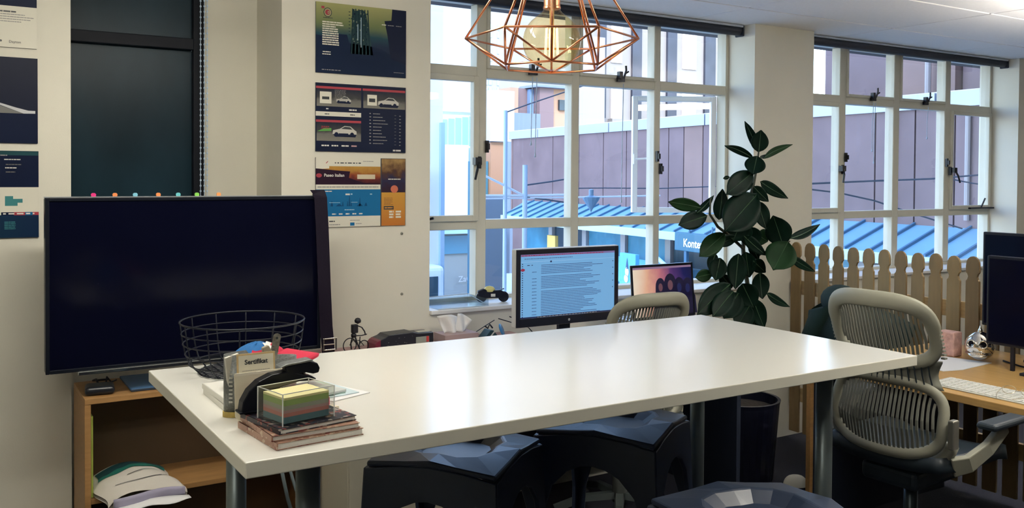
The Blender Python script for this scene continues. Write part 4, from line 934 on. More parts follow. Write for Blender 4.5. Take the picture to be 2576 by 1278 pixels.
# cards in front of the holder
CRDB = mat('card_tan_border', (.60, .44, .22), .5)
cd1 = thing('certificate_card', 'cream card with a tan border reading Sertifikat in front of the pen holder', 'card', (.5615, 2.045, TZ+.001), rot=(-.10, 0, .0))
MB().box(0, -.001, .0, .087, .001, .143).build('card', CRDB, cd1, bevel=.0004)
p = Print(-.0012, .0002); p.rect(.004, .0, .083, .139, mat('card_cream', (.74, .70, .56), .5)); 
for k in range(5): p.line(.012, .104-.006*k, .062, .0014, GRY, 1, 400+k)
p.build('print', cd1); text('Sertifikat', .0145, 'lettering', DGY, cd1, (.0435, -.0018, .119), ext=.0002, align='CENTER', bold=.0004)
cd2 = thing('cream_envelope', 'plain cream envelope leaning in front of the certificate card', 'envelope', (.549, 2.022, TZ+.001), rot=(-.08, 0, .02))
P = [(.0, .012), (.010, .0), (.024, .002), (.105, .06), (.112, .107), (.0, .104)]
MB().prism(P, -.0012, .0012, 1).build('body', mat('cream_paper', (.66, .61, .46), .6), cd2, bevel=.0005); MB().box(.001, -.002, .1, .111, .001, .106).build('folded_edge', mat('cream_paper_light', (.72, .68, .55), .6), cd2)
tag(MB(T((.585, 2.005, TZ+.001), (-.06, 0, .02))).box(0, -.001, 0, .06, .001, .078).build('red_card', mat('faded_red_card', (.52, .13, .13), .55)), 'small faded red card tucked in front of the cream envelope', 'card')
# cap
cp = thing('cloth_cap', 'blue, white and red cloth cap lying behind the pen holder', 'cap', (.668, 2.255, TZ+.026), -.25)
cp.scale = (.86, .86, .86)
b = MB(); 
def capf(a, v, s=1.): 
    al = 2*PI*a; ph_ = v*PI/2; r = .088*s
    return (r*math.cos(al)*math.cos(ph_)*1.05+.004*math.sin(5*al), r*math.sin(al)*math.cos(ph_)*.92, .006+.115*s*math.sin(ph_)**.85+.003*math.sin(6*al+3*v))
b.grid(capf, 36, 10, wrap=True); b.build('crown', mat('royal_blue_cloth', (.012, .12, .34), .85, bump=.1, bscale=200), cp, smooth=True)
b = MB(); b.grid(lambda a, v: (lambda q: (q[0]*1.03, q[1]*1.03, q[2]*1.02+.001))(capf(-.19+.20*a, .12+.70*v)), 12, 8); b.build('white_panel', mat('white_cloth', (.75, .74, .72), .85), cp, smooth=True)
b = MB(); b.grid(lambda a, v: (lambda q: (q[0]*1.05, q[1]*1.05, q[2]*1.03+.001))(capf(-.07+.17*a, .02+.70*v)), 12, 8); b.build('red_panel', mat('crimson_cloth', (.50, .016, .05), .85), cp, smooth=True)
b = MB(); b.grid(lambda a, v: (lambda q: (q[0]*1.05, q[1]*1.05, q[2]*1.03+.001))(capf(-.30+.09*a, .02+.6*v)), 8, 8); b.build('red_panel', mat('crimson_cloth'), cp, smooth=True)
b = MB(); b.grid(lambda a, v: ((.075+.085*v)*math.cos(-.9+1.6*a)*1.08, (.075+.085*v)*math.sin(-.9+1.6*a)*.9, .088-.02*v+.012*math.cos(3*a-1)), 16, 6); b.build('brim', mat('crimson_cloth'), cp, smooth=True, solid=.006)
# heavy stapler, standing on its tail
stp = thing('heavy_stapler', 'black arched long-arm stapler with a grey top plate standing beside the note cube', 'stapler', (.541, 1.962, TZ+.0365), rot=(0, 0, .02))
BST = mat('black_stapler_body', (.005, .006, .010), .35, spec=.18)
P = [(.0, .0), (.004, .030), (.018, .058), (.040, .080), (.070, .094), (.105, .098), (.100, .112), (.160, .118), (.178, .112), (.184, .098), (.181, .086), (.168, .084), (.150, .090), (.135, .089), (.165, .078), (.176, .070), (.170, .066), (.135, .068), (.095, .060), (.070, .046), (.055, .026), (.050, 0)]
P = [(x*.955, z*.82) for x, z in P]
MB().prism(P, -.016, .016, 1).build('body', BST, stp, bevel=.003, seg=2)
MB().prism([(x*.955, z*.82) for x, z in ((.088, .1115), (.160, .1185), (.168, .1215), (.160, .124), (.102, .118))], -.018, .018, 1).build('top_plate', mat('grey_worn_plate', (.16, .17, .17), .4, metal=.4, var=.3, scale=120), stp, bevel=.0015)
MB().box(.139, -.012, .064, .143, .012, .076).build('staple_head', mat('nickel_buckle'), stp); MB().box(-.004, -.018, 0, .052, .018, .005).build('foot', BST, stp, bevel=.002)
# notebooks under the cube
MARB = None
def marble(name, c1, c2, c3):
    M = bpy.data.materials.new(name); M.use_nodes = True; n = M.node_tree.nodes; L = M.node_tree.links; bs = n['Principled BSDF']; bs.inputs['Roughness'].default_value = .4
    tc = n.new('ShaderNodeTexCoord'); v = n.new('ShaderNodeTexVoronoi'); v.inputs['Scale'].default_value = 130; L.new(tc.outputs['Object'], v.inputs['Vector'])
    r = n.new('ShaderNodeValToRGB'); r.color_ramp.interpolation = 'CONSTANT'; e = r.color_ramp.elements; e.new(.5); e.new(.75)
    for i, (p_, c) in enumerate(((0, c1), (.52, c2), (.68, c1), (.88, c3))): e[i].position = p_; e[i].color = (*c, 1)
    sx = n.new('ShaderNodeSeparateColor'); L.new(v.outputs['Color'], sx.inputs[0]); L.new(sx.outputs[0], r.inputs[0]); L.new(r.outputs[0], bs.inputs['Base Color']); return M
MARB = marble('dark_marbled_cover', (.010, .010, .02), (.35, .30, .26), (.22, .05, .04)); MARR = marble('red_brown_marbled_cover', (.30, .16, .11), (.45, .34, .25), (.18, .05, .04))
nb = [(.650, 1.888, 0, .192, .205, .014, .10, MARR, 'bottom red-brown marbled notebook of the stack under the note cube'), (.650, 1.893, .0145, .190, .196, .011, .04, MARR, 'middle cream-paged notebook of the stack under the note cube'), (.648, 1.893, .026, .178, .175, .010, .17, MARB, 'top dark marbled notebook directly under the note cube')]
for x, y, z, a, d, h, rz, M, lb in nb:
    t = thing('notebook', lb, 'notebook', (x, y, TZ+z), rz, 'stacked marbled notebooks')
    MB().box(-a/2+.002, -d/2+.002, .0012, a/2-.002, d/2-.002, h-.0012).build('pages', PAGE, t); MB().box(-a/2, -d/2, 0, a/2, d/2, .0014).build('cover', M, t); MB().box(-a/2, -d/2, h-.0014, a/2, d/2, h).build('cover', M, t); MB().box(-a/2-.001, -d/2, 0, -a/2+.002, d/2, h).build('spine', M, t)
# note cube
nc = thing('note_cube', 'clear acrylic box holding a block of pastel note paper', 'note block', (.635, 1.870, TZ+.0365), .225)
lay = [('teal_paper', (.12, .22, .25), 0, .013), ('salmon_paper', (.50, .19, .16), .013, .021), ('pink_grey_paper', (.44, .27, .26), .021, .027), ('grey_green_paper', (.33, .34, .27), .027, .036), ('green_paper', (.28, .38, .12), .036, .048), ('yellow_paper', (.72, .66, .34), .048, .0525)]
for nm, c, z0, z1 in lay: MB().box(-.053, -.042, .003+z0, .053, .042, .003+z1).build('paper_layer', mat(nm, c, .7, var=.08, scale=400, stretch=(1, 1, 30)), nc)
ACR = glass_mat('clear_acrylic', (.96, .97, .96), .10)
for q in ((-.062, -.050, 0, -.060, .050, .066), (.060, -.050, 0, .062, .050, .066), (-.060, -.050, 0, .060, -.048, .066), (-.060, .048, 0, .060, .050, .066)): MB().box(*q).build('acrylic_wall', ACR, nc)
MB().box(-.062, -.05, -.0, .062, .05, .002).build('acrylic_base', ACR, nc)
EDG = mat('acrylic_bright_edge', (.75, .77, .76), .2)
for x in (-.0615, .0615):
    for y in (-.0495, .0495): MB().box(x-.0009, y-.0009, 0, x+.0009, y+.0009, .066).build('edge', EDG, nc)
ring(MB(T((0, 0, .0655), (-PI/2, 0, 0))), -.062, -.05, .062, .05, .0011, -.0008, .0008).build('rim', EDG, nc)
tag(MB(T((.755, 1.99, TZ), (0, 0, .4))).box(-.018, -.014, 0, .018, .014, .018).build('eraser', mat('cream_rubber', (.66, .60, .46), .6), bevel=.004), 'cream eraser lying right of the note cube', 'eraser')
pk = tag(MB(T((.735, 2.075, TZ), (0, 0, -.25))).box(-.045, -.035, 0, .045, .035, .028).build('pink_notes', mat('pink_note_paper', (.55, .06, .12), .6), bevel=.001), 'block of bright pink sticky notes behind the note cube', 'sticky notes')
for i, (x, y, rz, a, d, z, M, lb) in enumerate(((.828, 2.19, .35, .12, .17, 0, mat('white_sheet', (.78, .78, .78), .5), 'bottom white leaflet fanned out right of the stapler'), (.818, 2.205, .20, .11, .16, .0022, mat('pale_blue_sheet', (.52, .64, .68), .5), 'middle pale blue leaflet fanned out right of the stapler'), (.800, 2.215, .05, .10, .15, .0044, mat('pale_green_sheet', (.45, .62, .56), .5), 'top pale green leaflet of the fan right of the stapler'))):
    tag(MB().box(-a/2, -d/2, 0, a/2, d/2, .002).build('leaflet', M, loc=(x, y, TZ+z), rot=(0, 0, rz)), lb, 'leaflet', 'leaflets fanned on the table')
tag(MB(T((.79, 2.20, TZ+.0068), (0, 0, .3))).box(-.055, -.07, 0, .05, .07, .006).build('dvd_case', mat('pale_case', (.60, .64, .62), .3), bevel=.001), 'thin pale plastic case on top of the leaflet fan', 'case')

# ================================================================== window sill and window desk
ty = thing('acrylic_tray', 'clear plastic letter tray resting on the window sill', 'tray', (1.945, 3.752, .9255), .0)
TRY = mat('frosted_clear_plastic', (.62, .70, .76), .15, spec=.6); TRYG = glass_mat('tray_plastic', (.80, .86, .90), .25, .08)
MB().box(0, 0, 0, .27, .20, .003).build('tray_floor', TRYG, ty); MB().box(.267, 0, .003, .27, .20, .035).build('tray_side', TRYG, ty); MB().box(0, .197, .003, .267, .20, .03).build('tray_side', TRYG, ty)
MB().tube([(0, .0, .002), (.27, .0, .002), (.27, .2, .036), (.0, .2, .031)], .0022, 6).build('tray_rim', TRY, ty)
mo = thing('toy_motorbike', 'small black toy motorbike with a yellow tank on the window sill', 'toy', (2.30, 3.86, .9255), -.35)
for x in (-.055, .055): MB(T((x, 0, .026), (PI/2, 0, 0))).lathe([(.008, -.007), (.020, -.009), (.026, -.006), (.026, .006), (.020, .009), (.008, .007)], 20).build('wheel', BLACK, mo)
MB().prism([(-.07, .03), (-.03, .02), (.04, .02), (.065, .045), (.04, .06), (.0, .058), (-.045, .066), (-.075, .055)], -.014, .014, 1).build('body', BLACK, mo, bevel=.004)
MB(T((-.015, 0, .06))).lathe([(0, -.016), (.024, -.008), (.026, .004), (.016, .016), (0, .02)], 16, sx=1.1, sy=.7).build('yellow_tank', mat('toy_yellow', (.75, .66, .25), .35), mo, smooth=True)
MB().tube([(.05, -.03, .068), (.045, 0, .062), (.05, .03, .068)], .003, 6).build('handlebar', BLACK, mo); MB().box(-.01, -.0155, .028, .012, -.0142, .042).build('badge', WH, mo)
# bike figure
bf = thing('cyclist_figure', 'little black wire cyclist sculpture standing on the desk riser', 'figurine', (1.487, 3.60, .803), .1)
WBK = mat('black_wire', (.008, .009, .014), .45)
def wheel(x, r): return [(x+r*math.cos(2*PI*k/20), 0, r+r*math.sin(2*PI*k/20)) for k in range(20)]
MB().tube(wheel(-.036, .030), .0022, 6, closed=True, ups=(0, 1, 0)).build('wheel', WBK, bf); MB().tube(wheel(.030, .022), .0022, 6, closed=True, ups=(0, 1, 0)).build('wheel', WBK, bf)
MB().tube([(-.036, 0, .03), (-.018, 0, .055), (.008, 0, .020), (-.02, 0, .05), (.010, 0, .046), (.030, 0, .022), (.008, 0, .02), (.012, 0, .062)], .0022, 6).build('bike_frame', WBK, bf)
MB().tube([(-.020, .006, .064), (-.026, .01, .035), (-.022, .012, .010)], .003, 6).tube([(-.014, -.006, .064), (-.006, -.01, .035), (.004, -.012, .012)], .003, 6).build('legs', WBK, bf)
MB(T((-.018, 0, .070))).lathe([(0, -.011), (.011, -.006), (.011, .006), (0, .011)], 12).build('hip_ball', WBK, bf, smooth=True)
MB().box(-.027, -.010, .080, -.001, .010, .116).box(-.027, -.006, .078, -.018, .006, .084).build('torso', WBK, bf, bevel=.004)
MB(T((.001, 0, .129))).lathe([(0, -.013), (.013, -.006), (.014, .003), (.009, .011), (0, .014)], 14).build('helmet_head', WBK, bf, smooth=True)
MB().tube([(.002, 0, .108), (.020, 0, .100), (.033, 0, .082), (.038, 0, .066)], .0028, 6).tube([(-.014, .0, .068), (.02, 0, .066), (.044, 0, .069)], .0024, 6).build('arms', WBK, bf)
# dashboard-like radio
ra = thing('dash_radio', 'black and red car dashboard radio lying on the desk riser', 'radio', (1.555, 3.565, .802), .02)
MB().prism([(0, 0), (.275, 0), (.275, .058), (.20, .060), (.175, .067), (.06, .064), (.045, .054), (.015, .045)], 0, .09, 1).build('housing', mat('dash_black', (.010, .012, .022), .4), ra, bevel=.003)
MB().prism([(-.003, .0), (.022, .0), (.022, .048), (.008, .042), (-.003, .03)], -.004, .085, 1).build('red_side', mat('dark_red_plastic', (.14, .015, .035), .4), ra, bevel=.002)
MB().box(.188, -.003, .008, .252, .0, .044).build('display', mat('grey_display', (.28, .30, .27), .3), ra); MB().box(.238, -.0036, .02, .25, -.002, .044).build('red_segment', mat('dash_red', (.5, .05, .05), .4), ra)
p = Print(-.001, .0004); rr = random.Random(9)
for k in range(26): x, z = rr.uniform(.04, .17), rr.uniform(.006, .05); p.rect(x, z, x+rr.uniform(.002, .006), z+.0018, GRY, 1)
p.build('print', ra); MB().box(.21, .02, .058, .275, .06, .0605).build('chrome_top_strip', mat('polished_strip'), ra)
# tissue box
tx = thing('tissue_box', 'tissue box with two white tissues pulled up on the desk riser', 'tissue box', (1.875, 3.55, .802), 0)
MB().box(0, 0, 0, .17, .11, .042).build('carton', mat('mauve_carton', (.36, .27, .28), .6), tx, bevel=.002)
TIS = mat('white_tissue', (.86, .87, .88), .8)
b = MB(); b.grid(lambda a, v: (.028+.062*a-.012*v+.022*v*(a-.5)*2, .055+.012*math.sin(7*a+2*v), .040+v*(.078+.012*math.sin(PI*a)-.01*a)), 12, 8); b.build('tissue', TIS, tx, smooth=True, solid=.0012)
b = MB(); b.grid(lambda a, v: (.085+.05*a+.016*v+.012*v*(a-.5)*2, .058+.010*math.cos(6*a+3*v), .040+v*(.086-.035*a+.01*math.sin(PI*a))), 12, 8); b.build('tissue', TIS, tx, smooth=True, solid=.0012)
# glasses and dark stand
gs = thing('glasses_stand', 'dark wedge stand with spectacles and a blue lens on the desk riser', 'stand', (2.075, 3.56, .802), 0)
MB().prism([(0, 0), (.09, 0), (.055, .042), (.04, .044)], 0, .06, 1).build('wedge', mat('dark_teal_plastic', (.02, .06, .08), .4), gs, bevel=.002); MB().box(.0, -.002, .0, .006, .06, .052, T((.02, 0, 0), (0, .75, 0))).build('white_edge', WH, gs)
MB(T((.115, .03, .036), (.9, .5, .3))).lathe([(0, -.003), (.032, -.002), (.034, 0), (.032, .002), (0, .003)], 20, sx=.55, sy=1).build('blue_lens', mat('blue_lens', (.05, .20, .42), .15), gs, smooth=True)
MB().tube([(-.035, .02, .035), (.02, .02, .062), (.07, .02, .085)], .002, 6).tube([(.02, .02, .062), (.035, .02, .05), (.045, .02, .068), (.06, .02, .05)], .004, 6).build('spectacle_arm', WBK, gs)
tag(MB().tube([(2.19, 3.62, .885), (2.25, 3.60, .865), (2.33, 3.58, .838), (2.36, 3.57, .803)], .0025, 6).tube([(2.25, 3.62, .89), (2.27, 3.6, .88), (2.30, 3.6, .885)], .003, 6).build('black_cable', WBK), 'thin black cable arching beside the big monitor', 'cable')

# big monitor
SCB = mat('screen_blue', (.02, .03, .05), .25, emit=S(112, 168, 214), es=.95)
mn = thing('monitor', 'large monitor showing a blue text document on the window desk', 'monitor', (2.395, 3.35, .731), .0)
MW, M0, M1 = .283, .152, .497
MB().box(-MW, .0, M0, MW, .035, M1).build('housing', mat('silver_housing', (.62, .64, .64), .35), mn, bevel=.006); ring(MB(), -MW+.003, M0+.003, MW-.003, M1-.003, .022, -.004, .002).build('bezel', mat('black_bezel', (.008, .010, .02), .3), mn, bevel=.002)
MB().box(-MW+.02, -.0045, M0+.003, MW-.02, .002, M0+.040).build('chin', mat('black_bezel'), mn, bevel=.001)
p = Print(-.0008, .0004); u0, v0, u1, v1 = -MW+.024, M0+.040, MW-.024, M1-.024
p.rect(u0, v0, u1, v1, SCB)
DT = mat('screen_text', (.02, .02, .03), .3, emit=S(62, 92, 140), es=.9); MG = mat('screen_menu', (.02, .02, .03), .3, emit=S(120, 110, 160), es=.9); LG = mat('screen_light', (.02, .02, .03), .3, emit=S(160, 195, 228), es=1.)
DKB = mat('screen_dock', (.01, .01, .02), .3, emit=S(24, 34, 70), es=.8); SRD = mat('screen_red', (.01, .01, .02), .3, emit=S(160, 40, 70), es=.8); NVB = mat('screen_dark', (.01, .01, .02), .3, emit=S(28, 40, 80), es=.8)
p.rect(u0, v1-.010, u1, v1, MG, 1); p.line(u0+.005, v1-.008, .45, .0035, SRD, 2, 500, .9); p.line(u0+.02, v1-.022, .26, .003, DT, 2, 501, .8); p.rect(u0, v1-.034, u1, v1-.033, LG, 1)
for k in range(34):
    y = v1-.052-.0072*k
    if k in (6, 15): continue
    ln = [.28, .30, .29, .27, .25, .25][k % 6]+.04*math.sin(k*1.7)+(.08 if k in (17, 18) else 0)
    p.line(u0+.108, y, ln, .0028, DT, 2, 510+k, .22)
    if k % 2 == 0 and k > 3: p.line(u0+.06, y, .024, .0028, DT, 2, 560+k)
for k in range(26): p.rect(u0+.008, v1-.045-.010*k, u0+.013, v1-.0405-.010*k, NVB, 2)
for k in range(5): p.rect(u1-.014, v1-.05-.03*k, u1-.009, v1-.046-.03*k, NVB, 2)
p.ell(u0+.012, v1-.068, .011, .006, SRD, 3); p.ell(u0+.16, v1-.036, .005, .004, NVB, 3); p.line(u0+.035, v1-.05, .03, .003, NVB, 2, 600, 3)
p.rect(u0, v0, u1, v0+.006, DKB, 1); p.line(u0+.09, v0+.001, .33, .004, GRY, 2, 601, 1.2)
p.build('screen_image', mn)

MB(T((.0, -.0046, M0+.020), (PI/2, 0, 0))).lathe([(.006, 0), (.006, .0004)], 16).build('logo_badge', mat('logo_grey', (.35, .37, .4), .3), mn)
MB().box(-.03, .03, .02, .03, .05, M0+.1).build('stand_neck', mat('black_bezel'), mn); MB().box(-.11, -.07, 0, .11, .10, .012).build('stand_foot', mat('black_bezel'), mn, bevel=.004)
# laptop on a stand
ls = tag(MB().box(2.84, 3.30, .731, 3.25, 3.60, .742).box(2.86, 3.50, .742, 2.90, 3.58, .826).box(3.19, 3.50, .742, 3.23, 3.58, .826).box(2.84, 3.36, .826, 3.25, 3.60, .834).build('laptop_stand', mat('grey_aluminium', (.45, .46, .46), .35, metal=.6), bevel=.002), 'grey laptop stand on the window desk under the laptop', 'stand')
lt = thing('laptop', 'open laptop showing a sunset group portrait beside the plant', 'laptop', (3.045, 3.46, .8345))
MB().box(-.203, -.09, 0, .203, .13, .013).build('base', mat('laptop_silver', (.5, .5, .5), .3, metal=.7), lt, bevel=.004); MB().box(-.18, -.05, .013, .18, .06, .0145).build('keyboard', BLACK, lt)
lid = MB().box(-.203, .0, 0, .203, .007, .268).build('lid', mat('laptop_silver'), lt, bevel=.004, loc=(0, -.02, .012), rot=(-.10, 0, 0))
ring(MB(), -.202, .001, .202, .267, .012, -.0015, .001).build('bezel', mat('black_bezel'), lid)
p = Print(-.0002, .0003); p.rect(-.191, .012, .191, .256, ramp_mat('sunset_wallpaper', [(0, S(232, 218, 196)), (.25, S(222, 170, 140)), (.45, S(186, 110, 120)), (.65, S(90, 56, 110)), (.85, S(22, 26, 80)), (1, S(12, 16, 58))], axis=0, lo=-.19, hi=.19, emit=.95, noise=.35, nscale=9), 0)
NP = mat('wallpaper_figure', (.01, .01, .02), .3, emit=S(26, 22, 52), es=.7); FP = mat('wallpaper_face', (.01, .01, .02), .3, emit=S(118, 78, 88), es=.7); FP2 = mat('wallpaper_face_dim', (.01, .01, .02), .3, emit=S(34, 40, 90), es=.7)
p.rect(-.191, .245, .191, .256, mat('wallpaper_bar', (.01, .01, .02), .3, emit=S(150, 120, 150), es=.8), 1)
for x, y, s_, F_ in ((-.018, .152, .8, FP), (.046, .16, 1., FP), (.105, .145, .9, FP2), (.16, .14, .9, FP2)):
    p.poly([(x-.062*s_, .012), (x+.062*s_, .012), (x+.055*s_, .10), (x+.03*s_, y-.02), (x-.03*s_, y-.02), (x-.055*s_, .10)], NP, 2); p.ell(x, y+.002, .040*s_, .056*s_, NP, 3); p.poly([(x-.05*s_, .03), (x+.05*s_, .03), (x+.040*s_, y), (x-.040*s_, y)], NP, 3); p.ell(x, y, .017*s_, .025*s_, F_, 4)
p.build('screen_image', lid)

# ================================================================== things on the right desk
kb_ = thing('keyboard', 'slim white keyboard on the right desk', 'keyboard', (3.325, 1.775, .7305), 0)
MB().add([(0,0,0),(.155,0,0),(.155,.43,0),(0,.43,0),(0,0,.005),(.155,0,.011),(.155,.43,.011),(0,.43,.005)],[(3,2,1,0),(4,5,6,7),(0,1,5,4),(1,2,6,5),(2,3,7,6),(3,0,4,7)]).build('base', mat('keyboard_aluminium', (.62, .62, .58), .35), kb_, bevel=.002)
KEY = mat('white_key', (.78, .77, .70), .45); k0 = None
for r_ in range(6):
    for c in range(15):
        if k0 is None: k0 = MB().box(0, 0, 0, .019, .0225, .0035).build('key', KEY, kb_, bevel=.001, seg=1, loc=(.006+.0242*r_, .008+.0277*c, .0058+.0009*r_)); 
        else: inst(k0, 'key', kb_, (.006+.0242*r_, .008+.0277*c, .0058+.0009*r_))
gl = thing('eyeglasses', 'thin wire eyeglasses lying across the white keyboard', 'eyeglasses', (3.40, 1.88, .746), .3)
GM = mat('gold_wire', (.45, .40, .28), .3, metal=.9)
for y in (-.032, .032): MB().tube([(.016*math.cos(2*PI*k/16), y+.023*math.sin(2*PI*k/16), .002+.012*(1+math.cos(2*PI*k/16))) for k in range(16)], .0012, 5, closed=True).build('lens_rim', GM, gl)
MB().tube([(.01, .055, .02), (-.06, .06, .008), (-.11, .05, .0)], .0012, 5).tube([(.01, -.055, .02), (-.06, -.05, .008), (-.10, .0, .0)], .0012, 5).tube([(.0, -.009, .012), (0, .009, .012)], .0012, 5).build('temples', GM, gl)
tag(MB().prism([(3.60, 2.31), (3.70, 2.285), (3.95, 2.305), (3.90, 2.50), (3.62, 2.52)], .7305, .733, 2).build('paper_sheet', mat('white_sheet')), 'white sheet of paper lying on the right desk behind the chair', 'paper')
st_ = tag(MB(T((3.957, 2.513, .7305), (0, 0, .03))).box(-.035, -.043, 0, .035, .043, .112).build('salt_block', mat('pink_salt', (.52, .31, .27), .65, var=.22, scale=40, bump=.5, bscale=60), bevel=.006, seg=3), 'rough pink salt block standing on the right desk by the fence', 'salt block')
so = thing('chrome_skull', 'shiny chrome skull-shaped ornament beside the dark monitor', 'ornament', (3.945, 2.358, .7305), -PI/2+.35)
CH = mat('mirror_chrome', (.80, .78, .74), .06, metal=1.)
b = MB(); b.grid(lambda a, v: (.058*math.cos(2*PI*a)*math.sin(PI*v)*(1+.08*math.sin(PI*v)), .066*math.sin(2*PI*a)*math.sin(PI*v), .070-.064*math.cos(PI*v)), 32, 18, wrap=True); b.build('cranium', CH, so, smooth=True)
for s_ in (-1, 1):
    MB(T((s_*.024, -.058, .085), (PI/2-.1, 0, s_*.3))).lathe([(.017, 0), (.020, .004), (.017, .008), (.012, .004), (.012, -.006)], 20).build('eye_ring', CH, so, smooth=True); MB(T((s_*.024, -.056, .085), (PI/2-.1, 0, s_*.3))).lathe([(0, .003), (.013, .003)], 16).build('eye_socket', BLACK, so)
MB().tube([(-.05, -.035, .042), (-.02, -.072, .034), (.02, -.072, .034), (.05, -.035, .042)], .005, 8).build('jaw_band', CH, so, smooth=True)
for k in range(7): MB().cbox((-.021+.007*k, -.068, .044), (.005, .008, .012)).build('tooth', CH, so, bevel=.001)
MB().lathe([(.012, .132), (.010, .14), (.005, .15), (.0, .165)], 12).build('top_knob', CH, so, smooth=True)
DM = mat('dark_monitor_plastic', (.006, .007, .014), .35)
for i, (x, y1, z0, z1, w_, lb) in enumerate(((3.86, 2.281, .832, 1.215, .56, 'dark desk monitor in front, its left edge at the picture border'), (4.10, 2.445, .87, 1.302, .60, 'taller dark monitor behind the front one at the right border'))):
    t = thing('desk_monitor', lb, 'monitor', (x, y1, .7305), 0, 'dark monitors on the right desk')
    MB().box(0, -w_, z0-.7305, .03, 0, z1-.7305).build('housing', DM, t, bevel=.004); MB().box(-.003, -w_+.012, z0-.7305+.012, .001, -.012, z1-.7305-.012).build('screen', TVG, t)
    MB().box(.03, -w_/2-.02-.0, .01, .05, -w_/2+.02, z0-.7305+.15).build('stand_neck', DM, t); MB().box(-.06+.05*i, -w_/2-.1, 0, .10, -w_/2+.1, .012).build('stand_foot', DM, t, bevel=.003)
    MB().box(.005, -.12, .0, .018, -.105, z0-.7305+.02).build('side_strut', DM, t) if i == 0 else None
tag(MB().tube([(4.03, 2.30, .735), (3.98, 2.2, .735), (3.95, 2.1, .735), (4.0, 1.9, .735)], .0035, 6).build('monitor_cable', BLACK), 'black cable lying on the right desk below the dark monitor', 'cable')

# jacket over the fence
jk = thing('dark_jacket', 'crumpled dark green jacket hanging in front of the picket fence', 'jacket', (4.16, 3.15, 0))
JM = mat('dark_green_cloth', (.008, .022, .020), .9, bump=.3, bscale=18, var=.4, scale=9)
def jf(a, v):
    al = 2*PI*a; top = .935; ry = .335*(1-.25*v)+.02*math.sin(3*al+5*v); rx = .085+.02*math.sin(4*al+2*v)+.02*v
    cap_ = math.sin(PI*min(.5, .5*min(1, v*6+.12))); z = top-.10*abs(math.sin(al))*(1-v)-v*.50-.02*math.sin(2*al+1)
    return (rx*math.cos(al)*cap_-.01, ry*math.sin(al)*cap_, z)
b = MB(); b.grid(jf, 36, 16, wrap=True); b.build('body', JM, jk, smooth=True)
b = MB(); b.grid(lambda a, v: (-.05+.05*math.cos(2*PI*a)*(1-.3*v), .18+.10*math.sin(2*PI*a)*(1-.25*v)+.14*v, .86-.26*v+.05*math.cos(2*PI*a+1)), 18, 8, wrap=True); b.build('sleeve', mat('dark_green_sleeve', (.010, .030, .024), .9, bump=.3, bscale=25), jk, smooth=True)
b = MB(); b.grid(lambda a, v: (-.03+.06*math.cos(2*PI*a)*math.sin(PI*v), .10+.13*math.sin(2*PI*a)*math.sin(PI*v), .88-.09*math.cos(PI*v)), 20, 10, wrap=True); b.build('hood', JM, jk, smooth=True)
wc = thing('white_shoe', 'white rounded shoe toe poking out on the dark floor under the desk end', 'shoe', (3.565, 3.06, 0), 1.0)
b = MB(); b.grid(lambda a, v: (.034*math.cos(2*PI*a)*math.sin(PI/2*(1-v))**.7, .06*math.sin(2*PI*a)*math.cos(PI/2*v)**.7, .03+.055*math.sin(PI/2*v)), 24, 8, wrap=True); b.build('upper', mat('white_shoe_leather', (.7, .68, .6), .5), wc, smooth=True); MB().lathe([(0, 0), (.036, 0), (.036, .03), (0, .03)], 24, sx=1, sy=1.75).build('sole', BLACK, wc)
tag(MB().tube([(.93, 2.9, .62), (.95, 2.88, .5), (.99, 2.86, .35), (1.03, 2.9, .2), (1.05, 3.0, .03)], .006, 8).tube([(.96, 2.9, .60), (.99, 2.88, .48), (1.04, 2.88, .33), (1.07, 2.95, .15), (1.08, 3.05, .03)], .005, 8).build('hanging_cable', mat('grey_cable', (.10, .13, .14), .4), smooth=True), 'pair of dark cables dangling beside the table leg', 'cable')

# ================================================================== rubber plant
pl = thing('rubber_plant', 'tall rubber plant with large dark glossy leaves in front of the pillar', 'plant', (3.47, 3.34, 0))
LEAF = mat('dark_rubber_leaf', (.0025, .011, .007), .5, spec=.07, var=.3, scale=14); LEAFG = mat('green_rubber_leaf', (.008, .028, .010), .5, spec=.08, var=.25, scale=14); RIB = mat('leaf_midrib', (.03, .07, .03), .5); STEM = mat('plant_stem', (.035, .04, .022), .6)
MB().lathe([(.0, .0), (.155, 0), (.165, .02), (.195, .40), (.20, .42), (.185, .42), (.18, .37), (0, .37)], 36).build('pot', mat('black_glazed_pot', (.006, .007, .016), .3), pl, smooth=False)
MB().lathe([(0, .368), (.18, .372)], 30).build('soil', mat('soil', (.02, .014, .01), .95, bump=.5, bscale=60), pl)
def Lp(u_, v_, Y): 
    p_ = at(1640+u_/2.204, 280+v_/2.204, Y); return p_-Vector((3.47, 3.34, 0))
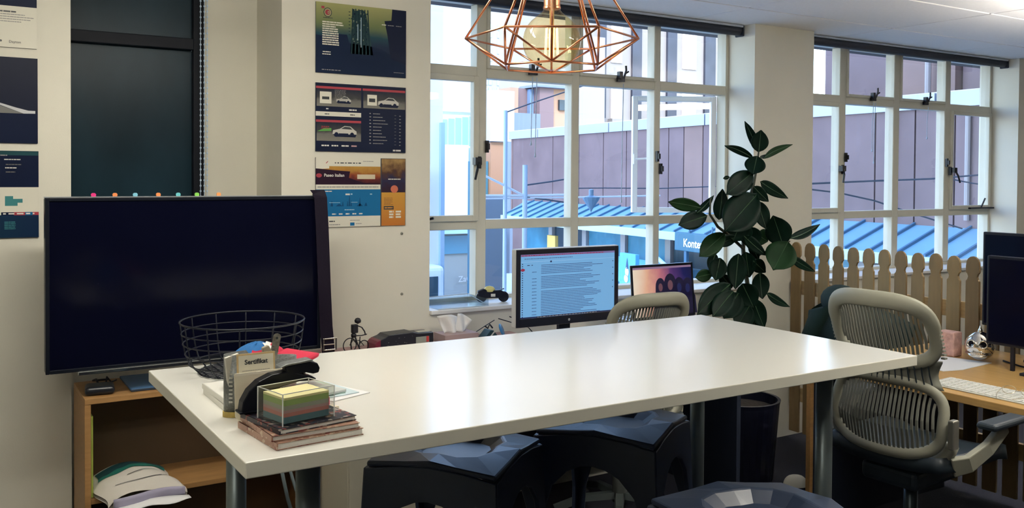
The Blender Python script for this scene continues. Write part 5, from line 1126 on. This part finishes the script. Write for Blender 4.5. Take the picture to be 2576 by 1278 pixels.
def leaf(b0, t0, wpx, Y, dy=0., tw=0., M=LEAF, cup=.12):
    a, e = Lp(*b0, Y), Lp(*t0, Y+dy); ax = e-a; L_ = ax.length; ax.normalize()
    view = (Vector((3.47, 3.34, 0))+a-CAM); view.normalize()
    sd_ = ax.cross(view); sd_.normalize(); nr = sd_.cross(ax)      # nr points back toward / away from the camera
    c_, s_ = math.cos(tw), math.sin(tw); sd_, nr = sd_*c_+nr*s_, nr*c_-sd_*s_
    W = wpx/2.204*(a+Vector((3.47, 3.34, 0))-CAM).length/F/2*1.06
    nu, nv = 13, 7; 
    def fn(i, j):
        s = i; w_ = W*(math.sin(PI*min(1, s)**.85)**.75 if 0 < s < 1 else .0)*(1-.15*(s > .9)); q = (2*j-1)
        w_ = max(w_, W*.03)
        return tuple(a+ax*(L_*s)+sd_*(w_*q)+nr*(-cup*W*(q*q)+.10*L_*math.sin(PI*s)*.6))
    b = MB(); b.grid(fn, nu, nv); o = b.build('leaf', M, pl, smooth=True, solid=.0025)
    MB().tube([tuple(a+ax*(L_*s)+nr*(.10*L_*math.sin(PI*s)*.6-.002)) for s in [0, .2, .4, .6, .8, .97]], [.0022, .002, .0018, .0015, .0012, .0008], 5).build('midrib', RIB, o)
    k = o
    return a
stem = [(545, 1230), (545, 1050), (520, 900), (505, 760), (520, 620), (535, 500), (560, 420), (578, 330), (592, 225)]
MB().tube([tuple(Lp(*s_, 3.34)) for s_ in stem], [.012, .012, .011, .011, .010, .009, .008, .006, .004], 8).build('main_stem', STEM, pl, smooth=True)
MB().tube([tuple(Lp(x, y, Y)) for x, y, Y in ((505, 760, 3.34), (430, 690, 3.30), (365, 640, 3.26), (320, 570, 3.24), (325, 480, 3.22))], [.008, .008, .007, .006, .004], 8).build('side_stem', STEM, pl, smooth=True)
MB().tube([tuple(Lp(x, y, Y)) for x, y, Y in ((510, 860, 3.34), (600, 790, 3.28), (700, 760, 3.24), (765, 720, 3.22))], [.008, .008, .006, .004], 8).build('side_stem', STEM, pl, smooth=True)
D = [((590,225),(515,55),46,3.34,.03,.3,LEAF),((592,225),(605,105),88,3.30,.0,0,LEAF),((560,258),(403,190),44,3.34,-.05,.5,LEAF),((618,258),(778,184),42,3.34,.06,-.5,LEAFG),((600,255),(672,232),22,3.36,.1,.3,LEAF),((582,252),(560,352),104,3.26,-.06,0,LEAF),
 ((556,342),(412,462),112,3.24,-.06,.15,LEAF),((562,418),(645,500),62,3.30,-.02,.2,LEAF),((600,390),(752,482),62,3.30,.03,.2,LEAF),((272,535),(90,502),68,3.24,-.04,.1,LEAFG),((250,565),(342,468),42,3.22,.03,.4,LEAF),((372,602),(392,432),78,3.22,.02,.2,LEAF),
 ((302,580),(146,632),92,3.22,-.03,0,LEAF),((578,466),(402,668),180,3.18,-.06,.05,LEAF),((588,500),(636,655),84,3.26,-.03,.3,LEAF),((726,742),(672,578),132,3.18,.02,.1,LEAF),((768,706),(930,628),52,3.22,.04,.4,LEAF),((752,728),(672,882),156,3.16,-.03,0,LEAFG),((768,808),(902,888),48,3.20,.02,.3,LEAF),
 ((402,680),(262,806),98,3.20,-.05,.1,LEAFG),((508,690),(632,798),64,3.24,-.03,.3,LEAF),((480,790),(462,985),100,3.18,-.02,.1,LEAF),((545,720),(592,824),54,3.26,0,.2,LEAF),((560,828),(628,892),72,3.24,0,.1,LEAF),((378,815),(352,938),94,3.20,-.02,.1,LEAF),((352,790),(320,884),58,3.24,0,.2,LEAF),
 ((332,902),(240,922),66,3.22,0,.1,LEAFG),((432,960),(250,1130),124,3.14,-.05,.2,LEAF),((448,1000),(336,1140),104,3.12,-.05,.1,LEAF),((500,955),(565,1090),116,3.18,-.03,0,LEAF),((598,895),(612,1040),88,3.22,-.02,.2,LEAF),((636,1010),(762,1084),46,3.20,.02,.4,LEAF),((478,1010),(398,1150),124,3.14,-.02,.1,LEAF),((560,1040),(622,1200),88,3.18,-.03,.2,LEAF),
 ((500,600),(450,720),150,3.26,.02,.1,LEAF),((540,640),(560,760),110,3.28,0,.2,LEAF),((580,680),(640,720),90,3.30,0,.2,LEAFG),((470,700),(360,740),60,3.28,0,.3,LEAF),((520,780),(540,920),90,3.26,0,.1,LEAF),((440,980),(380,900),70,3.26,0,.3,LEAF),((430,365),(395,372),20,3.34,0,.2,LEAF),((500,420),(560,400),50,3.30,0,.2,LEAF),((540,1080),(470,1200),110,3.16,0,.1,LEAF),((600,1100),(560,1200),100,3.20,0,.2,LEAF)]
for q in D: leaf(*q)
